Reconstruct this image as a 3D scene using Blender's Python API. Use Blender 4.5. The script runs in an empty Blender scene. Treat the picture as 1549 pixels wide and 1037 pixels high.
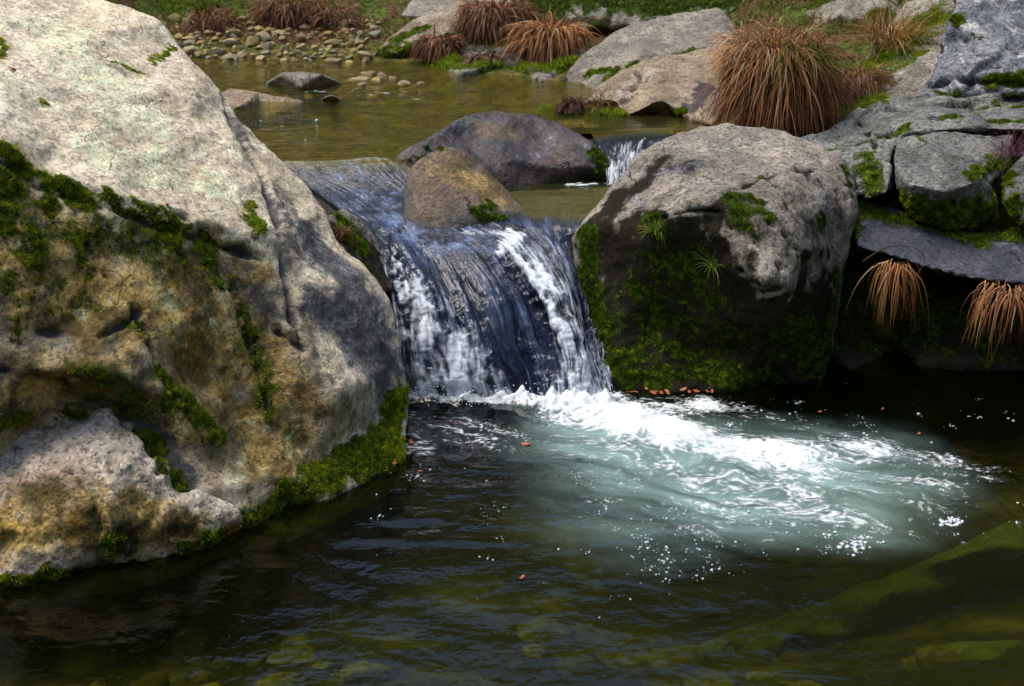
import bpy, math, random
import numpy as np
from mathutils import Vector, Matrix
from mathutils.bvhtree import BVHTree
from mathutils.geometry import delaunay_2d_cdt

random.seed(7)
rng = np.random.default_rng(7)
S = bpy.context.scene
COL = S.collection

# ------------------------------------------------------------------ camera
CAM_Z, FPX, CX, CY = 2.2, 2000.0, 774.5, 518.5
PITCH = math.radians(20)
cam = bpy.data.cameras.new('camera'); camo = bpy.data.objects.new('camera', cam); COL.objects.link(camo)
camo.location = (0, 0, CAM_Z); camo.rotation_euler = (math.radians(90) - PITCH, 0, 0)
cam.sensor_width = 36; cam.lens = FPX / 1549 * 36; cam.clip_start = 0.05; cam.clip_end = 1000
cam.dof.use_dof = True; cam.dof.focus_distance = 5.7; cam.dof.aperture_fstop = 4.0
S.camera = camo

# ------------------------------------------------------------------ light
SUN_EL, SUN_AZ = math.radians(64), math.radians(-78)      # azimuth measured from +Y (away from the camera) towards +X
w = bpy.data.worlds.new('World'); S.world = w; w.use_nodes = True
nt = w.node_tree; bg = nt.nodes['Background']
sky = nt.nodes.new('ShaderNodeTexSky'); sky.sky_type = 'NISHITA'; sky.sun_disc = False
sky.sun_elevation = SUN_EL; sky.sun_rotation = SUN_AZ; sky.dust_density = 2.0; sky.air_density = 1.0
nt.links.new(sky.outputs[0], bg.inputs[0]); bg.inputs[1].default_value = 0.14
sl = bpy.data.lights.new('sun', 'SUN'); sl.energy = 2.15; sl.angle = math.radians(38); sl.color = (1.0, 0.93, 0.82)
so = bpy.data.objects.new('sun', sl); COL.objects.link(so)
sd = Vector((math.cos(SUN_EL) * math.sin(SUN_AZ), math.cos(SUN_EL) * math.cos(SUN_AZ), math.sin(SUN_EL)))
so.location = sd * 30; so.rotation_euler = sd.to_track_quat('Z', 'Y').to_euler()
S.view_settings.view_transform = 'Standard'; S.view_settings.look = 'None'
S.view_settings.exposure = 0.82; S.view_settings.gamma = 1
S.render.engine = 'CYCLES'
S.cycles.use_denoising = True
S.cycles.max_bounces = 8; S.cycles.diffuse_bounces = 3; S.cycles.glossy_bounces = 3; S.cycles.transparent_max_bounces = 12
S.cycles.caustics_reflective = False; S.cycles.caustics_refractive = False
S.cycles.sample_clamp_indirect = 4

# ------------------------------------------------------------------ pixel -> point helpers (layout at build time)
cp, sp = math.cos(PITCH), math.sin(PITCH)
def ray(px, py):
    a = (px - CX) / FPX; b = (CY - py) / FPX
    return Vector((a, cp + b * sp, -sp + b * cp))
def P(px, py, Y):
    d = ray(px, py); return Vector((0, 0, CAM_Z)) + d * (Y / d.y)
def PZ(px, py, z):
    d = ray(px, py); return Vector((0, 0, CAM_Z)) + d * ((z - CAM_Z) / d.z)

# ------------------------------------------------------------------ numpy noise
def _h(ix, iy, iz, s):
    n = (ix * 374761393 + iy * 668265263 + iz * 2147483647 + s * 1274126177) & 0xFFFFFFFF
    n = ((n ^ (n >> 13)) * 1274126177) & 0xFFFFFFFF
    n = ((n ^ (n >> 15)) * 2246822519) & 0xFFFFFFFF
    return n ^ (n >> 16)
G = np.random.default_rng(3).normal(size=(256, 3)); G /= np.linalg.norm(G, axis=1)[:, None]
def pn(p, seed=0):
    p = np.asarray(p, dtype=np.float64)
    i = np.floor(p).astype(np.int64); f = p - i
    u = f * f * f * (f * (f * 6 - 15) + 10)
    r = 0
    for dx in (0, 1):
        wx = u[:, 0] if dx else 1 - u[:, 0]
        for dy in (0, 1):
            wy = u[:, 1] if dy else 1 - u[:, 1]
            for dz in (0, 1):
                wz = u[:, 2] if dz else 1 - u[:, 2]
                g = G[_h(i[:, 0] + dx, i[:, 1] + dy, i[:, 2] + dz, seed) & 255]
                r = r + wx * wy * wz * (g[:, 0] * (f[:, 0] - dx) + g[:, 1] * (f[:, 1] - dy) + g[:, 2] * (f[:, 2] - dz))
    return r * 1.6
def fbm(p, octv=4, seed=0, gain=0.5, ridged=False):
    a, s, r = 1.0, 0.0, 0
    p = np.asarray(p, dtype=np.float64)
    for k in range(octv):
        n = pn(p, seed + k * 17)
        if ridged: n = 1 - 2 * np.abs(n)
        r = r + a * n; s += a; a *= gain; p = p * 2.03 + 5.1
    return r / s
def sst(a, b, x):
    t = np.clip((x - a) / (b - a), 0, 1); return t * t * (3 - 2 * t)

# ------------------------------------------------------------------ materials
class NT:
    def __init__(s, name):
        s.m = bpy.data.materials.new(name); s.m.use_nodes = True; s.t = s.m.node_tree
        s.t.nodes.clear(); s.out = s.t.nodes.new('ShaderNodeOutputMaterial')
    def n(s, kind, **kw):
        x = s.t.nodes.new('ShaderNode' + kind)
        for k, v in kw.items(): setattr(x, k, v)
        return x
    def put(s, sock, v):
        if isinstance(v, bpy.types.NodeSocket): s.t.links.new(v, sock)
        elif isinstance(v, (tuple, list)) and sock.type == 'RGBA': sock.default_value = tuple(v) + ((1,) if len(v) == 3 else ())
        else: sock.default_value = v
    def obj(s): return s.n('TexCoord').outputs['Object']
    def mapv(s, v, scale=(1, 1, 1), rot=(0, 0, 0)):
        x = s.n('Mapping'); s.put(x.inputs[0], v); x.inputs['Scale'].default_value = scale; x.inputs['Rotation'].default_value = rot; return x.outputs[0]
    def noise(s, vec, scale, detail=5, rough=0.6, dist=0.0):
        x = s.n('TexNoise'); s.put(x.inputs['Vector'], vec); x.inputs['Scale'].default_value = scale
        x.inputs['Detail'].default_value = detail; x.inputs['Roughness'].default_value = rough; x.inputs['Distortion'].default_value = dist
        return x.outputs[0]
    def vor(s, vec, scale, out='Distance', feature='F1'):
        x = s.n('TexVoronoi', feature=feature); s.put(x.inputs['Vector'], vec); x.inputs['Scale'].default_value = scale; return x.outputs[out]
    def step(s, v, a, b):
        x = s.n('MapRange', interpolation_type='SMOOTHSTEP'); s.put(x.inputs[0], v); x.inputs[1].default_value = a; x.inputs[2].default_value = b
        return x.outputs[0]
    def math(s, op, a, b=0.0, clamp=False):
        x = s.n('Math', operation=op, use_clamp=clamp); s.put(x.inputs[0], a); s.put(x.inputs[1], b); return x.outputs[0]
    def mix(s, f, a, b, blend='MIX'):
        x = s.n('Mix', data_type='RGBA', blend_type=blend); s.put(x.inputs[0], f); s.put(x.inputs[6], a); s.put(x.inputs[7], b); return x.outputs[2]
    def attr(s, name, out='Fac'):
        x = s.n('Attribute', attribute_name=name); return x.outputs[out]
    def bump(s, h, dist, strength=1.0, nrm=None):
        x = s.n('Bump'); s.put(x.inputs['Height'], h); x.inputs['Distance'].default_value = dist; x.inputs['Strength'].default_value = strength
        if nrm is not None: s.put(x.inputs['Normal'], nrm)
        return x.outputs[0]
    def pr(s, col, rough=0.8, nrm=None, spec=0.3, **kw):
        x = s.n('BsdfPrincipled'); s.put(x.inputs['Base Color'], col); s.put(x.inputs['Roughness'], rough)
        s.put(x.inputs['Specular IOR Level'], spec)
        if nrm is not None: s.put(x.inputs['Normal'], nrm)
        for k, v in kw.items(): s.put(x.inputs[k], v)
        return x.outputs[0]
    def done(s, sh):
        s.t.links.new(sh, s.out.inputs[0]); return s.m

MOSS_D, MOSS_L = (0.012, 0.026, 0.003), (0.15, 0.22, 0.010)
def rock_mat(name, c1, c2, lichen=(0.5, 0.52, 0.42), lich=0.5, dark=(0.03, 0.028, 0.03), rough=0.85, wet=0.0, grain=1.0,
             moss_d=MOSS_D, moss_l=MOSS_L, blotch=None, bl_amt=0.0, sc=1.0, crk=.85, pit=.4):
    """granite: mottled body, grains, lichen blotches, plus the painted marks moss / dark / tan / light of this rock"""
    k = NT(name); o = k.obj()
    big = k.noise(o, 2.2 * sc, 5, 0.6, 0.4); mid = k.noise(o, 9 * sc, 6, 0.68, 0.3); fine = k.noise(o, 55, 4, 0.7)
    gr = k.vor(o, 95, 'Color'); gsep = k.n('SeparateColor'); k.put(gsep.inputs[0], gr)
    g1 = gsep.outputs[0]
    body = k.mix(k.step(k.math('ADD', k.math('MULTIPLY', big, 0.6), k.math('MULTIPLY', mid, 0.4)), 0.36, 0.64), c1, c2)
    # weather dirt in the pores
    pore = k.step(k.noise(k.mapv(o, (1, 1, 0.7)), 16 * sc, 7, 0.75, 0.5), 0.50, 0.66)
    body = k.mix(k.math('MULTIPLY', pore, 0.55), body, k.mix(1.0, body, (0.38, 0.36, 0.33), 'MULTIPLY'))
    body = k.mix(k.math('MULTIPLY', k.attr('tan'), 1.0, True), body, k.mix(1.0, k.mix(k.step(k.math('ADD', k.math('MULTIPLY', mid, .5), k.math('MULTIPLY', big, .5)), .4, .6), (0.15, 0.09, 0.013), (0.62, 0.43, 0.135)), (1, 1, 1), 'MULTIPLY'))
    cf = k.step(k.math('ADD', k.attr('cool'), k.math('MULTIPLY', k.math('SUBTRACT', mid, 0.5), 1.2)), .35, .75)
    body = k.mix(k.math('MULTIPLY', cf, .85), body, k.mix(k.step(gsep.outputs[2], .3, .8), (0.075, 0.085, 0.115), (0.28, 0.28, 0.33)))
    alg = k.step(k.noise(k.mapv(o, (1, 1, 0.5)), 11, 8, 0.76, 0.5), 0.47, 0.60)
    body = k.mix(k.math('MULTIPLY', k.math('MULTIPLY', alg, k.attr('tan')), 0.8, True), body, k.mix(mid, (0.02, 0.026, 0.008), (0.07, 0.07, 0.025)))
    lm = k.step(k.math('ADD', k.noise(o, 9 * sc, 8, 0.74, 0.6), k.math('MULTIPLY', k.attr('light'), 0.14)), 0.62 - 0.12 * lich, 0.72 - 0.12 * lich)
    lc = k.mix(k.noise(o, 13, 3), lichen, tuple(min(1, x * 1.25) for x in lichen))
    body = k.mix(k.math('MULTIPLY', lm, min(1, lich * 1.2)), body, lc)
    if blotch:
        bm = k.step(k.noise(k.mapv(o, (1, 1, 1), (0.5, 0.2, 1)), 7 * sc, 7, 0.7, 0.3), 0.52, 0.62)
        body = k.mix(k.math('MULTIPLY', bm, bl_amt), body, blotch)
    # mineral grains
    body = k.mix(k.math('MULTIPLY', k.step(g1, 0.72, 0.85), 0.75 * grain), body, k.mix(1.0, body, (0.30, 0.30, 0.33), 'MULTIPLY'))
    body = k.mix(k.math('MULTIPLY', k.step(gsep.outputs[1], 0.72, 0.88), 0.45 * grain), body, k.mix(1.0, body, (1.9, 1.75, 1.55), 'MULTIPLY'))
    body = k.mix(k.math('MULTIPLY', k.step(fine, 0.52, 0.66), pit), body, k.mix(1.0, body, (0.5, 0.49, 0.48), 'MULTIPLY'))
    wx = k.n('VectorMath', operation='MULTIPLY_ADD'); nv_ = k.n('TexNoise'); k.put(nv_.inputs['Vector'], o); nv_.inputs['Scale'].default_value = 4.5; nv_.inputs['Detail'].default_value = 5
    k.put(wx.inputs[0], nv_.outputs[1]); wx.inputs[1].default_value = (.32, .32, .32); k.put(wx.inputs[2], o)
    ck = k.math('MULTIPLY', k.math('SUBTRACT', 1.0, k.step(k.vor(k.mapv(wx.outputs[0], (1, 1, 1.5)), 1.7 * sc, 'Distance', 'DISTANCE_TO_EDGE'), 0.0, 0.012)), k.step(k.noise(o, 2.4, 3), .50, .60))
    body = k.mix(k.math('MULTIPLY', ck, crk), body, (0.02, 0.018, 0.014))
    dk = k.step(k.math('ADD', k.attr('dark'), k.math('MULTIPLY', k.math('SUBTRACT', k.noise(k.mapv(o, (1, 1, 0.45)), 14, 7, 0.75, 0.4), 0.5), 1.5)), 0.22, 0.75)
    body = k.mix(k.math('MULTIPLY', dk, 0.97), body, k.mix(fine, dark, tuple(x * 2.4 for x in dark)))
    mm = k.step(k.math('ADD', k.attr('moss'), k.math('MULTIPLY', k.math('SUBTRACT', k.noise(o, 18, 8, 0.78), 0.5), 2.1)), 0.36, 0.62)
    mc = k.mix(k.step(k.noise(o, 34, 6, 0.75), 0.40, 0.68), moss_d, moss_l)
    col = k.mix(mm, body, mc)
    h = k.math('ADD', k.math('MULTIPLY', mid, 0.6), k.math('ADD', k.math('MULTIPLY', fine, 0.25), k.math('MULTIPLY', g1, 0.06)))
    h = k.math('SUBTRACT', h, k.math('MULTIPLY', ck, .5 * crk))
    nb = k.bump(h, 0.035, 0.9)
    nb = k.bump(k.math('MULTIPLY', k.noise(o, 130, 4, 0.75), k.math('ADD', mm, 0.25)), 0.012, 0.8, nb)
    wetf = k.math('MAXIMUM', k.math('MULTIPLY', dk, 0.1 if wet < 0.1 else 1.0), wet)
    rgh = k.math('ADD', k.math('MULTIPLY', k.math('SUBTRACT', 1.0, wetf), rough), k.math('MULTIPLY', wetf, 0.38))
    rgh = k.math('MAXIMUM', rgh, k.math('MULTIPLY', mm, 0.9))
    return k.done(k.pr(col, rgh, nb, spec=(0.25 + 0.3 * wet) if wet > .1 else k.math('MULTIPLY', k.math('SUBTRACT', 1.0, k.math('MULTIPLY', dk, .85)), .25)))

def tuft_mat(name, stops, rough=0.6, transl=0.25):
    """blades: colour by each blade's own random number, a little light passes through"""
    k = NT(name); r = k.attr('rnd'); x = k.n('ValToRGB'); k.put(x.inputs[0], r)
    cr = x.color_ramp
    while len(cr.elements) < len(stops): cr.elements.new(0.5)
    for e, (p_, c) in zip(cr.elements, stops): e.position = p_; e.color = c + (1,)
    col = x.outputs[0]
    a = k.pr(col, rough, spec=0.25)
    tr = k.n('BsdfTranslucent'); k.put(tr.inputs[0], col)
    ms = k.n('MixShader'); ms.inputs[0].default_value = transl; k.put(ms.inputs[1], a); k.put(ms.inputs[2], tr.outputs[0])
    return k.done(ms.outputs[0])

def water_mat(name, tint=(0.75, 0.85, 0.72), rip=6.0, ripd=0.02, aer_or_sheen_col=(0.30, 0.43, 0.40), rough=0.04, stretch=(1, 1, 1), streak=False, body=(0.01,0.015,0.01), body_amt=0.1):
    """clear water: Fresnel gloss over tinted transparency; 'aer' = milky with bubbles below the surface, or on the fall a painted sky sheen, 'foam' = white froth"""
    k = NT(name); g = k.attr('flow', 'Vector') if streak else k.obj()
    v = k.mapv(g, stretch)
    nb = k.bump(k.math('ADD', k.noise(v, rip, 3, 0.55, 0.4), k.math('MULTIPLY', k.noise(v, rip * 4, 3, 0.6, 0.3), 0.25)), ripd, 1.0)
    gl = k.n('BsdfGlossy'); gl.inputs['Roughness'].default_value = rough; gl.inputs[0].default_value = (1, 1, 1, 1); k.put(gl.inputs['Normal'], nb)
    tp = k.n('BsdfTransparent'); tp.inputs[0].default_value = tint + (1,)
    bd = k.n('BsdfDiffuse'); k.put(bd.inputs[0], k.mix(k.attr('deep'), (0.13, 0.12, 0.035), k.mix(k.step(k.noise(v, 9, 4, .6), .4, .65), body, tuple(x * 2.0 for x in body))) if streak else body)
    m0 = k.n('MixShader'); m0.inputs[0].default_value = body_amt; k.put(m0.inputs[1], tp.outputs[0]); k.put(m0.inputs[2], bd.outputs[0])
    ad = k.n('BsdfDiffuse'); k.put(ad.inputs[0], aer_or_sheen_col)
    m1 = k.n('MixShader'); k.put(m1.inputs[0], k.attr('aer')); k.put(m1.inputs[1], m0.outputs[0]); k.put(m1.inputs[2], ad.outputs[0])
    fr = k.n('Fresnel'); fr.inputs[0].default_value = 1.4 if streak else 1.36; k.put(fr.inputs['Normal'], nb)
    m2 = k.n('MixShader'); k.put(m2.inputs[0], fr.outputs[0]); k.put(m2.inputs[1], m1.outputs[0]); k.put(m2.inputs[2], gl.outputs[0])
    fm = k.pr((0.70, 0.76, 0.84) if streak else (0.72, 0.76, 0.78), 0.5, k.bump(k.noise(g, 90, 4, 0.7), 0.01, 0.5), spec=0.4)
    m3 = k.n('MixShader'); k.put(m3.inputs[0], k.step(k.math('ADD', k.attr('foam'), k.math('MULTIPLY', k.math('MULTIPLY', k.attr('foam'), k.math('SUBTRACT', k.noise(v if streak else g, 9 if streak else 75, 5, .65), .5)), 1.8)), .04, .92)); k.put(m3.inputs[1], m2.outputs[0]); k.put(m3.inputs[2], fm)
    return k.done(m3.outputs[0])

# ------------------------------------------------------------------ mesh helpers
def tag(o, label=None, cat=None, group=None, kind=None):
    if label: o['label'] = label
    if cat: o['category'] = cat
    if group: o['group'] = group
    if kind: o['kind'] = kind
    return o
def mesh_np(name, V, F, mat, parent=None, attrs=None, smooth=True, origin=None):
    """V (n,3) array in world space, F (m,k) array -> object whose origin is at the foot of the mesh"""
    V = np.asarray(V, dtype=np.float64); F = np.asarray(F, dtype=np.int32)
    if origin is None:
        origin = np.array([V[:, 0].mean(), V[:, 1].mean(), V[:, 2].min()]) if parent is None else np.array(parent.get('_o', (0, 0, 0)))
    me = bpy.data.meshes.new(name)
    me.vertices.add(len(V)); me.vertices.foreach_set('co', (V - origin).astype(np.float32).ravel())
    k = F.shape[1]; me.loops.add(F.size); me.loops.foreach_set('vertex_index', F.ravel())
    me.polygons.add(len(F)); me.polygons.foreach_set('loop_start', np.arange(0, F.size, k, dtype=np.int32))
    me.polygons.foreach_set('use_smooth', np.full(len(F), smooth)); me.update(calc_edges=True)
    for n_, a in (attrs or {}).items():
        a = np.asarray(a, dtype=np.float32)
        if a.ndim == 1: at = me.attributes.new(n_, 'FLOAT', 'POINT'); at.data.foreach_set('value', a)
        else: at = me.attributes.new(n_, 'FLOAT_VECTOR', 'POINT'); at.data.foreach_set('vector', a.ravel())
    me.materials.append(mat)
    o = bpy.data.objects.new(name, me); COL.objects.link(o)
    if parent is None: o.location = origin; o['_o'] = [float(x) for x in origin]
    else: o.parent = parent
    return o
def empty(name, loc):
    o = bpy.data.objects.new(name, None); COL.objects.link(o); o.location = loc; o['_o'] = [float(x) for x in loc]; return o

def remesh(V, F, voxel):
    me = bpy.data.meshes.new('tmp'); me.from_pydata([tuple(v) for v in V], [], [tuple(int(i) for i in f) for f in F])
    o = bpy.data.objects.new('tmp', me); COL.objects.link(o)
    import bmesh
    bm = bmesh.new(); bm.from_mesh(me); bmesh.ops.recalc_face_normals(bm, faces=bm.faces); bm.to_mesh(me); bm.free()
    md = o.modifiers.new('r', 'REMESH'); md.mode = 'VOXEL'; md.voxel_size = voxel
    dg = bpy.context.evaluated_depsgraph_get(); ev = o.evaluated_get(dg); m2 = ev.to_mesh()
    n = len(m2.vertices); co = np.empty(n * 3, np.float32); m2.vertices.foreach_get('co', co)
    m2.calc_loop_triangles(); q = np.array([p.vertices[:] for p in m2.polygons if len(p.vertices) == 4], dtype=np.int32)
    V2 = co.reshape(-1, 3).astype(np.float64)
    ev.to_mesh_clear(); bpy.data.objects.remove(o); bpy.data.meshes.remove(me)
    return V2, q
def normals(V, F):
    a, b, c, d = V[F[:, 0]], V[F[:, 1]], V[F[:, 2]], V[F[:, -1]]
    n = np.cross(c - a, d - b) if F.shape[1] == 4 else np.cross(b - a, c - a)
    N = np.zeros_like(V)
    for j in range(F.shape[1]):
        for ax in range(3): N[:, ax] += np.bincount(F[:, j], n[:, ax], len(V))
    return N / np.maximum(np.linalg.norm(N, axis=1), 1e-12)[:, None]
def relax(V, F, it, lam=0.6):
    k = F.shape[1]; A = np.concatenate([F[:, j] for j in range(k)]); B = np.concatenate([F[:, (j + 1) % k] for j in range(k)])
    src = np.concatenate([A, B]); dst = np.concatenate([B, A]); cnt = np.maximum(np.bincount(src, minlength=len(V)), 1)
    for _ in range(it):
        M = np.stack([np.bincount(src, V[dst, ax], len(V)) for ax in range(3)], 1) / cnt[:, None]
        V = V + lam * (M - V)
    return V
class Brush:
    """paint or carve on a mesh round points found where sight lines meet it"""
    def __init__(s, V, F):
        s.V = V; s.F = F; s.bvh = BVHTree.FromPolygons([tuple(v) for v in V], [tuple(int(i) for i in f) for f in F])
    def hit(s, px, py):
        d = ray(px, py).normalized(); h = s.bvh.ray_cast(Vector((0, 0, CAM_Z)), d)
        if h[0] is None:
            c = Vector(s.V.mean(0)); t = (c - Vector((0, 0, CAM_Z))).dot(d); h = s.bvh.find_nearest(Vector((0, 0, CAM_Z)) + d * t)
        return np.array(h[0]), h[3]
    def dist(s, pts, V=None):
        V = s.V if V is None else V
        H = [s.hit(*p)[0] for p in pts]; D = np.full(len(V), 1e9)
        if len(H) == 1: D = np.linalg.norm(V - H[0], axis=1)
        for a, b in zip(H[:-1], H[1:]):
            ab = b - a; t = np.clip(((V - a) @ ab) / max(ab @ ab, 1e-9), 0, 1)
            D = np.minimum(D, np.linalg.norm(V - (a + t[:, None] * ab), axis=1))
        return D, np.linalg.norm(H[0] - np.array([0, 0, CAM_Z])) / FPX
    def mask(s, strokes, nz=0.5, nsc=9.0, seed=5, soft=0.85):
        """strokes: (width_px, strength, (x,y), (x,y), ...)"""
        M = np.zeros(len(s.V))
        if not strokes: return M
        nn = fbm(s.V * nsc, 4, seed)
        q = s.V * 17; WV = s.V + 0.045 * np.stack([fbm(q, 3, seed + 61), fbm(q, 3, seed + 62), fbm(q, 3, seed + 63) * 1.6], 1) * min(1.0, strokes[0][0] / 12)
        for st in strokes:
            D, u = s.dist(st[2:], WV); r = st[0] * u
            M = np.maximum(M, st[1] * sst(1.0 + soft * .5, 1.0 - soft, D / r + nn * nz * 1.6))
        return M

MOSS_TUFT = tuft_mat('moss_green', [(0.0, (0.018, 0.045, 0.003)), (0.4, (0.075, 0.15, 0.003)), (0.75, (0.24, 0.34, 0.006)), (1.0, (0.48, 0.50, 0.02))], 0.8, 0.3)
def add_moss(parent, V, F, mask, count, ln=0.014, wd=0.004, seed=1, thr=0.35, mat=None, bright=0.0, name='moss'):
    r = np.random.default_rng(seed)
    m = mask + 0.75 * fbm(V * 26, 3, seed + 3)
    fc = m[F].mean(1); a = V[F[:, 1]] - V[F[:, 0]]; b = V[F[:, -1]] - V[F[:, 0]]
    area = np.linalg.norm(np.cross(a, b), axis=1); pr_ = area * sst(thr, thr + 0.55, fc)
    if pr_.sum() <= 0: return
    N = normals(V, F)
    pick = r.choice(len(F), count, p=pr_ / pr_.sum()); u, v = r.random(count), r.random(count)
    C = V[F[pick, 0]] + a[pick] * u[:, None] + b[pick] * v[:, None]
    n = N[F[pick, 0]]; d = n + r.normal(size=(count, 3)) * 0.45 + np.array([0, 0, 0.25]); d /= np.linalg.norm(d, axis=1)[:, None]
    t = np.cross(d, r.normal(size=(count, 3))); t /= np.linalg.norm(t, axis=1)[:, None]
    clump = fbm(C * 40, 2, seed + 9)
    L = ln * r.uniform(0.4, 1.3, count) * (1 + 0.7 * clump) ; W = wd * r.uniform(0.7, 1.3, count)
    B = C - n * 0.003
    Vv = np.stack([B - t * W[:, None] / 2, B + t * W[:, None] / 2, B + d * L[:, None]], 1).reshape(-1, 3)
    rnd = np.clip(0.45 + 0.22 * r.normal(size=count) + 0.9 * clump + bright, 0, 1)
    return mesh_np(name, Vv, np.arange(count * 3).reshape(-1, 3), mat or MOSS_TUFT, parent, {'rnd': np.repeat(rnd, 3)}, smooth=False)

def relief_solid(outline, inner, T, voxel, sh=(0.94, 0.62)):
    """a closed solid: its seen side through the given points, its far side rounded off a depth T behind"""
    pts = list(outline) + list(inner); n = len(outline)
    r = delaunay_2d_cdt([Vector((p[0], -p[1])) for p in pts], [], [list(range(n))[::-1]], 1, 1e-4)
    vs, fs, orig = r[0], r[2], r[3]
    Y = [np.mean([pts[i][2] for i in o_]) if o_ else None for o_ in orig]
    V = []
    for v, y in zip(vs, Y):
        if y is None: y = np.mean([p[2] for p in pts])
        V.append(P(v.x, -v.y, y))
    idx = {}
    for i, o_ in enumerate(orig):
        for k in o_: idx[k] = i
    ring0 = [idx[i] for i in range(n)]
    cx = np.mean([p[0] for p in outline]); cy = np.mean([p[1] for p in outline]); F = [list(f) for f in fs]
    prev = ring0
    for s_, dt in ((sh[0], 0.4 * T), (sh[1], T)):
        cur = []
        for p in outline:
            cur.append(len(V)); V.append(P(cx + (p[0] - cx) * s_, cy + (p[1] - cy) * s_ , p[2] + dt))
        for i in range(n): F.append([prev[i], prev[(i + 1) % n], cur[(i + 1) % n], cur[i]])
        prev = cur
    c = len(V); V.append(P(cx, cy, np.mean([p[2] for p in outline]) + T * 1.15))
    for i in range(n): F.append([prev[i], prev[(i + 1) % n], c])
    return remesh(V, F, voxel)

def rock(name, label, outline, inner, T, mat, voxel=0.014, smooth=8, amp=(0.03, 0.012, 0.004), fr=(2.5, 8, 26), cracks=(), moss=(), dark=(), tan=(), light=(), cool=(),
         facet=None, tufts=0, tuft_len=0.014, seed=1, cat='boulder', group=None, sh=(0.94, 0.62), cushion=0.012, bright=0.0, strata=0.0, thr=0.35):
    V, F = relief_solid(outline, inner, T, voxel, sh)
    V = relax(V, F, smooth)
    N = normals(V, F)
    off = seed * 7.3
    ds = amp[0] * fbm(V * fr[0] + off, 3, seed) + amp[1] * fbm(V * fr[1] + off, 4, seed + 1, 0.55) + amp[2] * fbm(V * fr[2] + off, 3, seed + 2)
    ds -= amp[1] * 0.4 * np.maximum(0, fbm(V * fr[1] * 0.6 + off, 4, seed + 5, ridged=True) - 0.45)
    if strata: ds += strata * fbm(V * np.array([1.2, 1.2, 14]) + off, 4, seed + 8)
    V = V + N * ds[:, None]
    if facet:
        rf_ = np.random.default_rng(seed); sp_, am_ = facet; lo, hi = V.min(0), V.max(0); ns_ = int(max(8, np.prod(hi - lo) / sp_ ** 3 * 1.0))
        C = rf_.uniform(lo, hi, (min(ns_, 260), 3)); W3 = V + 0.07 * np.stack([fbm(V * 4, 3, seed + 40), fbm(V * 4, 3, seed + 41), fbm(V * 4, 3, seed + 42)], 1)
        best = np.full(len(V), 1e9); bi = np.zeros(len(V), int)
        for j, c in enumerate(C):
            d2 = ((W3 - c) * np.array([1, 1, 1.5])); d2 = (d2 * d2).sum(1); m_ = d2 < best; best[m_] = d2[m_]; bi[m_] = j
        tl = rf_.normal(0, 1, (len(C), 3)); of = rf_.normal(0, .4, len(C))
        h_ = (((V - C[bi]) * tl[bi]).sum(1) / sp_ * 0.9 + of[bi]) * am_
        V = V + N * np.clip(h_, -2.2 * am_, 2.2 * am_)[:, None]; V = relax(V, F, 2, .5)
        V = V + normals(V, F) * (amp[2] * 0.7 * fbm(V * 34 + off, 3, seed + 44))[:, None]
    b = Brush(V, F)
    cd = np.zeros(len(V)); nn = fbm(V * 11 + off, 3, 77) * 0.025
    for (wpx, depth, *pts) in cracks:
        D, u = b.dist(pts); wd = wpx * u; q = np.exp(-((np.maximum(D + nn, 0)) / wd) ** 2); cd = np.maximum(cd, q); V = V - N * (q * depth)[:, None]
    if cracks: b = Brush(V, F)
    at = {'moss': b.mask(moss, seed=seed), 'dark': np.maximum(b.mask(dark, seed=seed + 3), cd * 0.8), 'tan': b.mask(tan, seed=seed + 6), 'light': b.mask(light, seed=seed + 9)}
    if cool: at['cool'] = b.mask(cool, seed=seed + 12)
    V = V + normals(V, F) * (cushion * at['moss'] * (0.5 + fbm(V * 22, 3, seed + 4)))[:, None]
    o = mesh_np(name, V, F, mat, attrs=at); tag(o, label, cat, group)
    if tufts: add_moss(o, V, F, at['moss'], tufts, tuft_len, seed=seed, bright=bright, thr=thr)
    return o, Brush(V, F)

def sl_(py):                                     # slope of the sight line through image row py
    b = (CY - py) / FPX
    return -(-sp + b * cp) / (cp + b * sp)
def Z(px, py, z): return (px, py, (CAM_Z - z) / sl_(py))

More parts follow.
